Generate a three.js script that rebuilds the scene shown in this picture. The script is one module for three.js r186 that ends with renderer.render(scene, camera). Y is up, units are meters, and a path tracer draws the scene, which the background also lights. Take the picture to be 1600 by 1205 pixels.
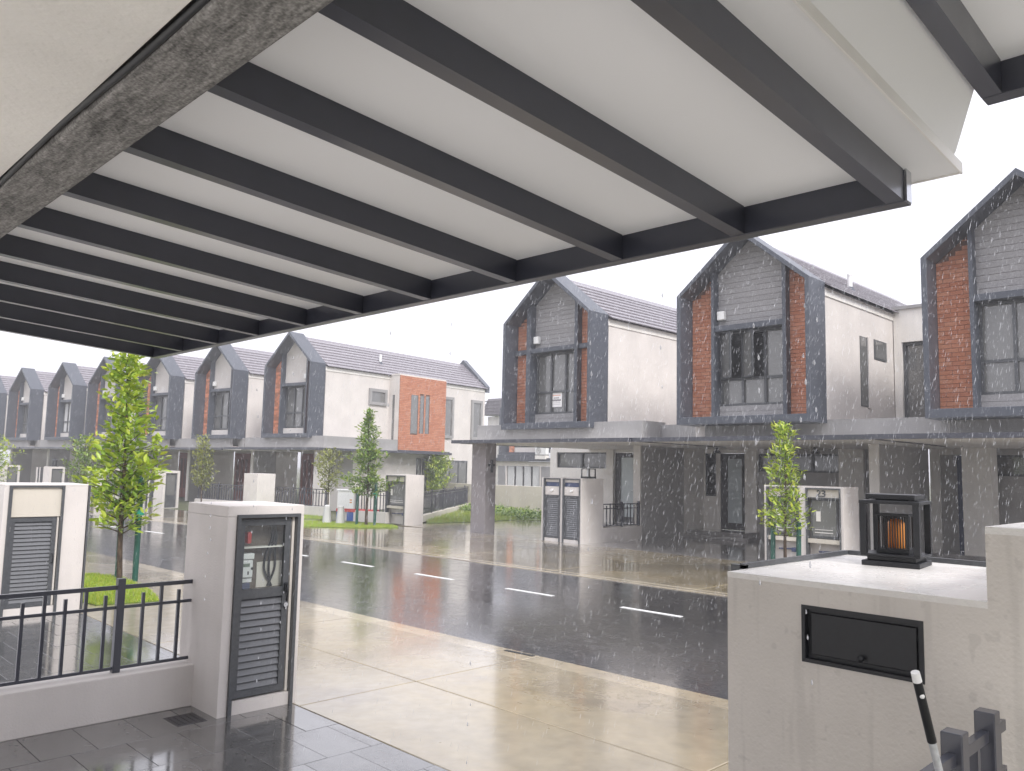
import * as THREE from 'three';
import { RoundedBoxGeometry } from 'three/addons/geometries/RoundedBoxGeometry.js';
import * as BGU from 'three/addons/utils/BufferGeometryUtils.js';
import { FontLoader } from 'three/addons/loaders/FontLoader.js';
import { TextGeometry } from 'three/addons/geometries/TextGeometry.js';

// ---------------------------------------------------------------- camera, sky, sun, exposure
const scene = new THREE.Scene();
const camera = new THREE.PerspectiveCamera(50.74, 1024 / 771, 0.05, 1200);
camera.position.set(0, 1.87, 0);
camera.rotation.order = 'YXZ';
camera.rotation.set(0.102048, 0.791536, 0.0219055);
const renderer = new THREE.WebGLRenderer({ antialias: true });
renderer.toneMapping = THREE.LinearToneMapping;
renderer.toneMappingExposure = 1.96;
renderer.shadowMap.enabled = true;

// seeded random and periodic noise
let seed = 7;
function rnd() { seed = (seed * 1664525 + 1013904223) >>> 0; return seed / 4294967296; }
const rr = (a, b) => a + (b - a) * rnd();
function hash(x, y, s) { let h = (x * 374761393 + y * 668265263 + s * 974634213) | 0; h = Math.imul(h ^ (h >>> 13), 1274126177); h ^= h >>> 16; return (h >>> 0) / 4294967296; }
function vn(x, y, p, s, py = p) {
  const xi = Math.floor(x), yi = Math.floor(y), fx = x - xi, fy = y - yi, u = fx * fx * (3 - 2 * fx), v = fy * fy * (3 - 2 * fy);
  const m = (a, n) => ((a % n) + n) % n, g = (i, j) => hash(m(i, p), m(j, py), s);
  return (g(xi, yi) * (1 - u) + g(xi + 1, yi) * u) * (1 - v) + (g(xi, yi + 1) * (1 - u) + g(xi + 1, yi + 1) * u) * v;
}
function fbm(u, v, p, s, oct = 4, py = p) { let a = 0, w = 0.5, t = 0; for (let o = 0; o < oct; o++) { a += w * vn(u * p, v * py, p, s + o, py); t += w; w *= 0.5; p *= 2; py *= 2; } return a / t; }
const clamp = (x, a = 0, b = 1) => Math.min(b, Math.max(a, x));
const sm = (a, b, x) => { const t = clamp((x - a) / (b - a)); return t * t * (3 - 2 * t); };

{ // overcast rainy sky: brighter towards the zenith, faint cloud
  const w = 512, h = 256, d = new Float32Array(w * h * 4);
  for (let j = 0; j < h; j++) for (let i = 0; i < w; i++) {
    const el = ((j + 0.5) / h - 0.5) * Math.PI, s = Math.sin(el);
    const c = fbm(i / w, j / h, 6, 31, 5, 5) - 0.5, c2 = fbm(i / w, j / h, 11, 57, 4, 9) - 0.5;
    const L = s < 0 ? 0.35 : (0.65 + 0.44 * s) * (1 + 0.34 * c + 0.14 * c2), k = (j * w + i) * 4, blue = 0.06 * clamp(0.5 - c * 2.4);
    d[k] = L * (0.965 - blue); d[k + 1] = L * (0.96 - blue * 0.8); d[k + 2] = L * 1.03; d[k + 3] = 1;
  }
  const t = new THREE.DataTexture(d, w, h, THREE.RGBAFormat, THREE.FloatType);
  t.mapping = THREE.EquirectangularReflectionMapping; t.magFilter = t.minFilter = THREE.LinearFilter; t.wrapS = THREE.RepeatWrapping; t.needsUpdate = true;
  scene.background = t; scene.environment = t;
}
const sun = new THREE.DirectionalLight(new THREE.Color(1, 0.965, 0.92), 1.5);
sun.position.set(22, 30, -4); sun.target.position.set(-12, 0, -13); scene.add(sun, sun.target);
sun.castShadow = true; sun.shadow.radius = 30; sun.shadow.mapSize.set(2048, 2048);
Object.assign(sun.shadow.camera, { left: -50, right: 50, top: 40, bottom: -40, near: 1, far: 120 });
scene.fog = new THREE.FogExp2(new THREE.Color(0.98, 0.98, 1.0), 0.0035);

// ---------------------------------------------------------------- textures and materials
function tex(n, metres, fn, srgb = true, m2 = metres) {
  const d = new Uint8Array(n * n * 4);
  for (let j = 0; j < n; j++) for (let i = 0; i < n; i++) { const c = fn(i / n, j / n), k = (j * n + i) * 4; d[k] = clamp(c[0]) * 255; d[k + 1] = clamp(c[1]) * 255; d[k + 2] = clamp(c[2]) * 255; d[k + 3] = 255; }
  const t = new THREE.DataTexture(d, n, n, THREE.RGBAFormat);
  t.wrapS = t.wrapT = THREE.RepeatWrapping; t.magFilter = THREE.LinearFilter; t.minFilter = THREE.LinearMipmapLinearFilter; t.generateMipmaps = true;
  if (srgb) t.colorSpace = THREE.SRGBColorSpace;
  t.repeat.set(1 / metres, 1 / m2); t.needsUpdate = true; return t;
}
const g3 = (x) => [x, x, x];
const S = (r, g, b) => new THREE.Color().setRGB(r, g, b);
const std = (o) => new THREE.MeshStandardMaterial(o);
const plasterBump = tex(512, 0.6, (u, v) => g3(0.5 + (fbm(u, v, 64, 3, 3) - 0.5) * 0.9), false);
const plasterMap = tex(512, 2.6, (u, v) => { const st = fbm(u, v, 40, 11, 3, 5), b = fbm(u, v, 5, 12, 6); const x = 0.96 + (b - 0.5) * 0.10 + (st - 0.5) * 0.025; return [x, x * 0.995, x * 0.985]; });
const grainMap = tex(256, 0.5, (u, v) => g3(0.93 + (fbm(u, v, 40, 21, 3) - 0.5) * 0.22));
const softMap = tex(256, 0.9, (u, v) => g3(0.95 + (fbm(u, v, 12, 24, 5) - 0.5) * 0.1));
const fineRough = tex(256, 1.1, (u, v) => g3(0.8 + (fbm(u, v, 8, 22, 5) - 0.5) * 0.3), false);
const plaster = (r, g, b, o = {}) => std({ color: S(r, g, b), map: plasterMap, bumpMap: plasterBump, bumpScale: 0.0012, roughness: 0.85, ...o });
const M = {};
M.white = plaster(0.69, 0.655, 0.635);
M.whiteWet = plaster(0.80, 0.78, 0.75, { roughness: 0.35, roughnessMap: fineRough });
M.cream = plaster(0.64, 0.60, 0.53);
M.taupe = plaster(0.74, 0.705, 0.66, { map: tex(512, 1.9, (u, v) => { const st = fbm(u, v, 60, 13, 3, 4), b = fbm(u, v, 6, 14, 6), sp = fbm(u, v, 40, 15, 3), x = 0.95 + (b - 0.5) * 0.09 + (sm(0.55, 0.8, st) * -0.035) + (sp > 0.78 ? -0.04 : 0); return [x, x * 0.992, x * 0.98]; }) });
M.grey = plaster(0.33, 0.325, 0.33);
M.lightGrey = plaster(0.85, 0.825, 0.795);
M.darkGrey = plaster(0.42, 0.41, 0.41);
M.column = plaster(0.26, 0.24, 0.25);
M.frame = std({ color: S(0.072, 0.081, 0.102), map: softMap, roughness: 0.5, roughnessMap: fineRough, bumpMap: plasterBump, bumpScale: 0.0015 });
M.steel = new THREE.MeshPhysicalMaterial({ color: S(0.04, 0.043, 0.06), map: softMap, roughness: 0.45, roughnessMap: fineRough, clearcoat: 0.6, clearcoatRoughness: 0.22 });
M.alu = std({ color: S(0.085, 0.09, 0.097), map: grainMap, roughness: 0.4, roughnessMap: fineRough });
M.aluLight = std({ color: S(0.15, 0.155, 0.165), map: grainMap, roughness: 0.4, roughnessMap: fineRough });
M.black = std({ color: S(0.012, 0.013, 0.016), map: grainMap, roughness: 0.45 });
M.soffit = std({ color: S(0.88, 0.865, 0.84), map: plasterMap, roughness: 0.6 });
M.opal = new THREE.MeshPhysicalMaterial({ color: S(0.80, 0.795, 0.78), roughness: 1, transmission: 0.24, thickness: 0 }); // opal roofing sheet, lets some daylight through
M.ceiling = plaster(0.80, 0.785, 0.75);
M.siding = [0.97, 1.0, 1.04].map((k) => std({ color: S(0.335 * k, 0.325 * k, 0.33 * k), map: grainMap, roughness: 0.7 }));
M.brick = [[0.55, 0.22, 0.125], [0.58, 0.24, 0.14], [0.52, 0.20, 0.112], [0.60, 0.265, 0.16]].map((c) => std({ color: S(...c), map: grainMap, bumpMap: plasterBump, bumpScale: 0.004, roughness: 0.9 }));
M.mortar = std({ color: S(0.17, 0.095, 0.07), roughness: 1, map: grainMap });
M.brickSheet = tex(512, 2.08, (u, v) => { // for panels too far to tell the bricks apart: only tone per brick
  const row = Math.floor(v * 24), o = (row % 2) * 0.5, b = Math.floor(u * 9 + o) % 9, h = hash(b, row, 5), n = fbm(u, v, 60, 8, 2); const k = 0.82 + 0.32 * h + (n - 0.5) * 0.2; return [0.79 * k, 0.51 * k, 0.385 * k]; });
M.brickFar = std({ map: M.brickSheet, roughness: 0.9 });
M.roof = [0.95, 1, 1.06].map((k) => std({ color: S(0.24 * k, 0.218 * k, 0.24 * k), map: grainMap, roughness: 0.33, roughnessMap: fineRough }));
M.glass = new THREE.MeshPhysicalMaterial({ color: S(0.15, 0.15, 0.145), roughness: 0.06, ior: 1.9, bumpMap: plasterBump, bumpScale: 0.0004 });
M.frosted = new THREE.MeshPhysicalMaterial({ color: S(0.55, 0.61, 0.63), roughness: 0.22, ior: 1.6 });
M.clearGlass = new THREE.MeshPhysicalMaterial({ color: S(0.93, 0.95, 0.94), transmission: 1, thickness: 0, roughness: 0.02, ior: 1.5 });
M.curtain = std({ color: S(0.62, 0.62, 0.62), roughness: 0.9 });
M.redDoor = std({ color: S(0.30, 0.085, 0.06), map: grainMap, roughness: 0.5 });
M.redDoorDark = std({ color: S(0.12, 0.035, 0.028), map: grainMap, roughness: 0.5 });
M.doorDark = std({ color: S(0.045, 0.042, 0.045), map: grainMap, roughness: 0.45 });
M.plastic = std({ color: S(0.78, 0.78, 0.77), roughness: 0.4 });
M.chrome = std({ color: S(0.55, 0.56, 0.58), metalness: 1, roughness: 0.25 });
M.poleGrey = std({ color: S(0.50, 0.51, 0.52), roughness: 0.35, map: grainMap });
M.lcd = std({ color: S(0.16, 0.20, 0.15), roughness: 0.2 });
M.red = std({ color: S(0.50, 0.05, 0.045), roughness: 0.5 });
M.blue = std({ color: S(0.03, 0.09, 0.33), roughness: 0.5 });
M.navy = std({ color: S(0.05, 0.07, 0.15), roughness: 0.35 });
M.amber = new THREE.MeshPhysicalMaterial({ color: S(0.85, 0.34, 0.055), roughness: 0.3, transmission: 0.35, thickness: 0 });
M.greenPole = std({ color: S(0.02, 0.10, 0.075), roughness: 0.45, map: grainMap });
M.teal = std({ color: S(0.03, 0.34, 0.25), roughness: 0.6 });
M.stump = plaster(0.62, 0.62, 0.62);
M.bark = std({ color: S(0.11, 0.075, 0.05), map: tex(256, 0.3, (u, v) => g3(0.8 + (fbm(u, v, 14, 41, 4, 5) - 0.5) * 0.8)), bumpMap: plasterBump, bumpScale: 0.01, roughness: 0.9 });
M.board = std({ color: S(0.16, 0.13, 0.105), roughness: 0.8, map: grainMap });

// wet ground
const concreteMap = tex(1024, 7.3, (u, v) => {
  const b = fbm(u, v, 4, 61, 6), st = fbm(u, v, 3, 62, 5, 9), f = fbm(u, v, 90, 63, 2), pd = sm(0.5, 0.68, fbm(u, v, 5, 66, 5));
  let k = 0.79 + (b - 0.5) * 0.28 + (f - 0.5) * 0.10; const w = clamp((st - 0.45) * 1.6);
  return [k * (0.74 - 0.02 * w - 0.07 * pd), k * (0.685 - 0.045 * w - 0.065 * pd), k * (0.57 - 0.10 * w - 0.03 * pd)];
});
const puddle = (u, v) => sm(0.40, 0.62, fbm(u, v, 4, 71, 5));
const concreteRough = tex(1024, 5.9, (u, v) => g3(0.36 - 0.24 * puddle(u, v) + 0.22 * (fbm(u, v, 60, 72, 3) - 0.5)), false);
// rings where drops strike standing water
const ringBump = tex(1024, 2.3, (() => {
  const n = 1024, f = new Float32Array(n * n), R = 220;
  for (let r = 0; r < R; r++) {
    const cx = rnd() * n, cy = rnd() * n, rad = rr(4, 26), lam = rr(4, 7);
    for (let dy = -32; dy <= 32; dy++) for (let dx = -32; dx <= 32; dx++) { const q = Math.hypot(dx, dy); if (q > rad + 6) continue; const a = Math.cos((q - rad) / lam * 6.28) * Math.exp(-(((q - rad) / 5) ** 2)); const i = ((cx + dx) | 0) & 1023, j = ((cy + dy) | 0) & 1023; f[j * n + i] += a * 0.4; }
  }
  return (u, v) => g3(0.5 + 0.4 * f[((v * n) | 0) * n + ((u * n) | 0)] + 0.22 * (fbm(u, v, 70, 81, 3) - 0.5));
})(), false);
const asphaltMap = tex(1024, 6.1, (u, v) => { const b = fbm(u, v, 5, 91, 5), f = hash((u * 1024) | 0, (v * 1024) | 0, 92), t = fbm(u, v, 2, 93, 3, 12); const k = 0.235 + (b - 0.5) * 0.08 + (f - 0.5) * 0.13 + (t - 0.5) * 0.05; return [k, k * 0.99, k * 1.02]; });
const asphaltRough = tex(1024, 8.3, (u, v) => g3(0.22 - 0.13 * sm(0.38, 0.62, fbm(u, v, 4, 94, 5, 7)) + 0.2 * (fbm(u, v, 120, 95, 2) - 0.5)), false);
const tileMap = tex(512, 0.9, (u, v) => { const k = 0.33 + (fbm(u, v, 6, 101, 5) - 0.5) * 0.16 + (fbm(u, v, 90, 102, 2) - 0.5) * 0.1; return [k, k * 0.985, k * 0.965]; });
const tileRough = tex(512, 1.7, (u, v) => g3(0.25 - 0.15 * sm(0.4, 0.6, fbm(u, v, 4, 103, 5)) + 0.12 * (fbm(u, v, 60, 104, 2) - 0.5)), false);
const wet = (o) => new THREE.MeshPhysicalMaterial({ clearcoat: 1, clearcoatRoughness: 0.11, ...o }); // a film of rain water
M.concrete = [0.96, 1.0, 1.03].map((k) => wet({ color: S(k, k, k), map: concreteMap, roughness: 1, roughnessMap: concreteRough, bumpMap: ringBump, bumpScale: 0.004 }));
M.concreteWet = wet({ color: S(0.9, 0.9, 0.9), map: concreteMap, roughness: 0.7, roughnessMap: concreteRough, bumpMap: ringBump, bumpScale: 0.005 });
M.gutter = wet({ color: S(1.4, 1.42, 1.5), map: concreteMap, roughness: 0.9, roughnessMap: concreteRough });
M.asphalt = wet({ clearcoat: 1, clearcoatRoughness: 0.14, map: asphaltMap, roughness: 1, roughnessMap: asphaltRough, bumpMap: ringBump, bumpScale: 0.005 });
M.paint = std({ color: S(0.8, 0.8, 0.78), map: grainMap, roughness: 0.4 });
M.tile = [0.93, 1.0, 1.06].map((k) => wet({ clearcoatRoughness: 0.1, color: S(k, k, k), map: tileMap, roughness: 1, roughnessMap: tileRough, bumpMap: ringBump, bumpScale: 0.0015 }));
M.porch = wet({ color: S(3.4, 3.35, 3.4), map: tileMap, roughness: 0.9, roughnessMap: tileRough, bumpMap: ringBump, bumpScale: 0.003 });
M.earth = std({ color: S(0.10, 0.11, 0.05), map: grainMap, roughness: 1 });
M.turf = std({ color: S(0.12, 0.17, 0.03), map: grainMap, roughness: 1 });
const lintelMap = tex(1024, 0.9, (u, v) => { const k = 0.47 + (fbm(u, v, 9, 111, 4, 50) - 0.5) * 0.14 + (fbm(u, v, 24, 113, 3, 160) - 0.5) * 0.22 + (fbm(u, v, 200, 112, 2) - 0.5) * 0.24 - 0.10 * sm(0.6, 0.8, fbm(u, v, 7, 114, 5, 16)); return [k, k * 0.985, k * 0.96]; });
M.lintel = std({ map: lintelMap, bumpMap: plasterBump, bumpScale: 0.004, roughness: 0.95 });

// ---------------------------------------------------------------- builders
const used = {};
const numbered = (n) => { const k = used[n] = (used[n] ?? -1) + 1; return k ? `${n}_${String(k).padStart(3, '0')}` : n; };
function fin(o) { o.castShadow = o.receiveShadow = true; return o; }
function clean(g) { // positions, normals and box-projected uv in metres
  if (g.index) g = g.toNonIndexed();
  if (!g.attributes.normal) g.computeVertexNormals();
  const p = g.attributes.position, n = p.count, uv = new Float32Array(n * 2);
  for (let f = 0; f < n; f += 3) {
    const ax = p.getX(f + 1) - p.getX(f), ay = p.getY(f + 1) - p.getY(f), az = p.getZ(f + 1) - p.getZ(f), bx = p.getX(f + 2) - p.getX(f), by = p.getY(f + 2) - p.getY(f), bz = p.getZ(f + 2) - p.getZ(f);
    const nx = Math.abs(ay * bz - az * by), ny = Math.abs(az * bx - ax * bz), nz = Math.abs(ax * by - ay * bx);
    for (let k = f; k < f + 3; k++) {
      if (ny >= nx && ny >= nz) { uv[2 * k] = p.getX(k); uv[2 * k + 1] = -p.getZ(k); } else if (nx >= nz) { uv[2 * k] = p.getZ(k) + 0.37; uv[2 * k + 1] = p.getY(k); } else { uv[2 * k] = p.getX(k); uv[2 * k + 1] = p.getY(k); }
    }
  }
  const r = new THREE.BufferGeometry();
  r.setAttribute('position', p); r.setAttribute('normal', g.attributes.normal); r.setAttribute('uv', new THREE.BufferAttribute(uv, 2)); return r;
}
const merge = (a) => BGU.mergeGeometries(a.flat(9).map(clean));
const bx = (x0, x1, y0, y1, z0, z1) => new THREE.BoxGeometry(Math.abs(x1 - x0), Math.abs(y1 - y0), Math.abs(z1 - z0)).translate((x0 + x1) / 2, (y0 + y1) / 2, (z0 + z1) / 2);
const rb = (x0, x1, y0, y1, z0, z1, r = 0.01) => new RoundedBoxGeometry(Math.abs(x1 - x0), Math.abs(y1 - y0), Math.abs(z1 - z0), 2, r).translate((x0 + x1) / 2, (y0 + y1) / 2, (z0 + z1) / 2);
function ex(pts, z0, z1, holes = [], bevel = 0) { // polygon in xy extruded from z0 to z1
  const s = new THREE.Shape(pts.map((p) => new THREE.Vector2(...p)));
  for (const h of holes) s.holes.push(new THREE.Path(h.map((p) => new THREE.Vector2(...p))));
  return new THREE.ExtrudeGeometry(s, { depth: z1 - z0 - 2 * bevel, bevelEnabled: bevel > 0, bevelSize: bevel, bevelThickness: bevel, bevelOffset: -bevel, bevelSegments: 1 }).translate(0, 0, z0 + bevel);
}
function flat(pts, y0, y1, bevel = 0) { // polygon in xz, from y0 up to y1
  return ex(pts.map(([x, z]) => [x, -z]), y0, y1, [], bevel).rotateX(-Math.PI / 2);
}
function cyl(a, b, r0, r1 = r0, seg = 10) {
  const A = new THREE.Vector3(...a), B = new THREE.Vector3(...b), d = B.clone().sub(A), g = new THREE.CylinderGeometry(r1, r0, d.length(), seg);
  return g.applyQuaternion(new THREE.Quaternion().setFromUnitVectors(new THREE.Vector3(0, 1, 0), d.clone().normalize())).translate(...A.clone().add(B).multiplyScalar(0.5).toArray());
}
const tube = (pts, r, n = 24, m = 7) => new THREE.TubeGeometry(new THREE.CatmullRomCurve3(pts.map((p) => new THREE.Vector3(...p))), n, r, m);
function part(name, parent, mat, ...geos) { const m = fin(new THREE.Mesh(merge(geos), mat)); m.name = name; parent.add(m); return m; }
const parts = (name, parent, mat, ...geos) => geos.flat(9).map((g) => part(name, parent, mat, g));
function thing(name, label, category, pos = [0, 0, 0], turn = 0, group) {
  const o = new THREE.Group(); o.name = numbered(name); o.position.set(...pos); o.rotation.y = turn; o.userData = { label, category }; if (group) o.userData.group = group; scene.add(o); return o;
}
function single(name, label, category, mat, geos, pos = [0, 0, 0], turn = 0, group) {
  const m = fin(new THREE.Mesh(merge([geos]), mat)); m.name = numbered(name); m.position.set(...pos); m.rotation.y = turn; m.userData = { label, category }; if (group) m.userData.group = group; scene.add(m); return m;
}
function struct(name, mat, ...geos) { const m = fin(new THREE.Mesh(merge(geos), mat)); m.name = numbered(name); m.userData = { kind: 'structure' }; scene.add(m); return m; }
function structGroup(name) { const o = new THREE.Group(); o.name = numbered(name); o.userData = { kind: 'structure' }; scene.add(o); return o; }
function copy(o, label, pos, turn) { const c = o.clone(); c.name = numbered(o.name.replace(/_\d{3}$/, '')); c.userData = { ...o.userData, label }; c.position.set(...pos); if (turn !== undefined) c.rotation.y = turn; scene.add(c); return c; }
const pick = (a) => a[(rnd() * a.length) | 0];

// ---------------------------------------------------------------- ground, road, pavements
const roadNear = (x) => { const b = -6.35 - 0.03 * x, t = -18 - x; return b + (t > 0 ? (t < 8 ? 0.0075 * t * t : 0.48 + 0.12 * (t - 8)) : 0); };
const roadFar = (x) => roadNear(x) - 5.22;
struct('ground', M.earth, flat([[-400, 300], [400, 300], [400, -400], [-400, -400]], -0.3, -0.06));
{
  const near = [], far = [];
  for (let x = -90; x <= 16; x += 2) { near.push([x, roadNear(x)]); far.push([x, roadFar(x)]); }
  struct('road', M.asphalt, flat([...near, ...far.reverse()], -0.1, -0.012));
}
const lines = structGroup('road_marking'); // dashed centre line
for (let k = -2; k < 22; k++) {
  const x = -8.6 * 0.68 - 0.30 - 2.22 * k + 2.22, z = (q) => roadNear(q) - 3.12; // dash 0.95 m long
  part('dash', lines, M.paint, flat([[x, z(x) + 0.042], [x - 0.96, z(x - 0.96) + 0.042], [x - 0.96, z(x - 0.96) - 0.042], [x, z(x) - 0.042]], -0.02, -0.007));
}
const apron = structGroup('pavement');
{ // near side: slabs laid between the drive and the gutter
  const xs = []; for (let x = 8.63; x > -62; x -= 2.88) xs.push(x);
  for (let i = 0; i + 1 < xs.length; i++) {
    const a = xs[i] - 0.006, b = xs[i + 1] + 0.006, rows = (x) => [-3.447, x > -20 ? -4.6 : -4.6 + 0.12 * (-20 - x), roadNear(x) + 0.27];
    for (let r = 0; r < 2; r++) {
      const m = part('slab', apron, M.concrete[(i * 2 + r * 1 + (i >> 1)) % 3], flat([[a, rows(a)[r] - 0.006], [b, rows(b)[r] - 0.006], [b, rows(b)[r + 1] + 0.006], [a, rows(a)[r + 1] + 0.006]], -0.12, 0.004, 0.005));
    }
    part('gutter', apron, M.gutter, flat([[a, roadNear(a) + 0.264], [b, roadNear(b) + 0.264], [b, roadNear(b)], [a, roadNear(a)]], -0.12, -0.004, 0.004));
  }
  const hole = part('gutter_inlet', apron, M.black, flat([[-6.17, -6.06], [-5.8, -6.10], [-5.8, -6.145], [-6.17, -6.105]], -0.05, 0.001));
}
const farApron = structGroup('far_pavement');
{
  const back = (x) => (x > -20.6 ? -16.0 : -16.0 + 0.14 * (-20.6 - x) + 1.2 * sm(20.6, 24, -x));
  let i = 0;
  for (let x = 14; x > -66; x -= 3.05, i++) {
    const a = x - 0.006, b = x - 3.044;
    part('slab', farApron, M.concrete[i % 3], flat([[a, roadFar(a) - 0.22], [b, roadFar(b) - 0.22], [b, back(b)], [a, back(a)]], -0.12, 0.004, 0.005));
    part('kerb', farApron, M.gutter, flat([[a, roadFar(a)], [b, roadFar(b)], [b, roadFar(b) - 0.214], [a, roadFar(a) - 0.214]], -0.12, 0.0, 0.004));
  }
}
struct('far_driveway', M.porch, flat([[-18.6, -16.006], [14, -16.006], [14, -24], [-18.6, -24]], -0.1, 0.002));
struct('far_yard', M.concreteWet, flat([[-21.3, -16.01], [-18.61, -16.01], [-18.61, -30], [-21.3, -30]], -0.1, 0.0));
// paved forecourts of dark tiles, laid in running bond
function paving(name, x0, x1, z0, z1, L, Wd) {
  const grp = structGroup(name), base = clean(flat([[0.0015, -0.0015], [L - 0.0015, -0.0015], [L - 0.0015, -Wd + 0.0015], [0.0015, -Wd + 0.0015]], -0.03, 0, 0.0015));
  // shift the uv so that neighbouring tiles show other parts of the stone
  const variant = (g, k) => { const c = g.clone(), u = c.attributes.uv; for (let i = 0; i < u.count; i++) u.setXY(i, u.getX(i) + k * 0.71, u.getY(i) + k * 0.43); return c; };
  const bs = [0, 1, 2, 3, 4].map((k) => variant(base, k));
  part('bedding', grp, M.porch, flat([[x0, z0], [x1, z0], [x1, z1], [x0, z1]], -0.12, -0.006));
  let r = 0;
  for (let x = x0; x < x1 - 0.05; x += L, r++) for (let z = z0 + (r % 2 ? Wd / 2 : 0); z > z1 + 0.02; z -= Wd) {
    const za = Math.min(z, z0), zb = Math.max(z - Wd, z1), xb = Math.min(x + L, x1), m = fin(new THREE.Mesh(pick(bs), pick(M.tile)));
    m.position.set(x, 0.004 + rr(-0.0008, 0.0008), za); m.scale.set((xb - x) / L, 1, (za - zb) / Wd); m.name = 'paving_tile'; grp.add(m);
  }
}
paving('driveway_paving', -6.3, -0.6, -0.968, -3.443, 0.55, 0.34);
paving('neighbour_paving', -12.4, -6.4, -0.8, -3.44, 0.55, 0.34);
struct('porch_floor', M.lightGrey, flat([[-13, 9], [6, 9], [6, -0.79], [-13, -0.79]], -0.1, -0.002));
single('drain_cover', 'dark square drain cover set in the paving beside the meter pillar', 'drain cover', M.doorDark, [rb(-0.13, 0.13, 0, 0.012, -0.11, 0.11, 0.004), ...[-2, -1, 0, 1, 2].map((k) => bx(-0.10, 0.10, 0.010, 0.016, k * 0.04 - 0.008, k * 0.04 + 0.008))], [-6.0, -0.006, -2.66]);

// ---------------------------------------------------------------- house builders
const YE = 6.05, YA = 7.42, YB = 2.98, T = 0.105, D = 0.76;
function bricks(parent, x0, x1, y0, topAt, z, one) { // one by one, in running bond
  const h = 0.085, L = 0.235, unit = clean(bx(0, 1, 0, 1, 0, 1)); let r = 0;
  for (let y = y0; y < 9; y += h, r++) {
    let any = false;
    for (let x = x0 - (r % 2 ? L / 2 : 0); x < x1 - 0.02; x += L) {
      const a = Math.max(x, x0) + 0.004, b = Math.min(x + L, x1) - 0.004; if (b - a < 0.02) continue;
      const top = Math.min(topAt(a), topAt(b)); if (y + 0.02 > top) continue; any = true;
      one(a, b, y + 0.004, Math.min(y + h - 0.004, top), z + rr(-0.003, 0.003), unit);
    }
    if (!any) break;
  }
}
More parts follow.
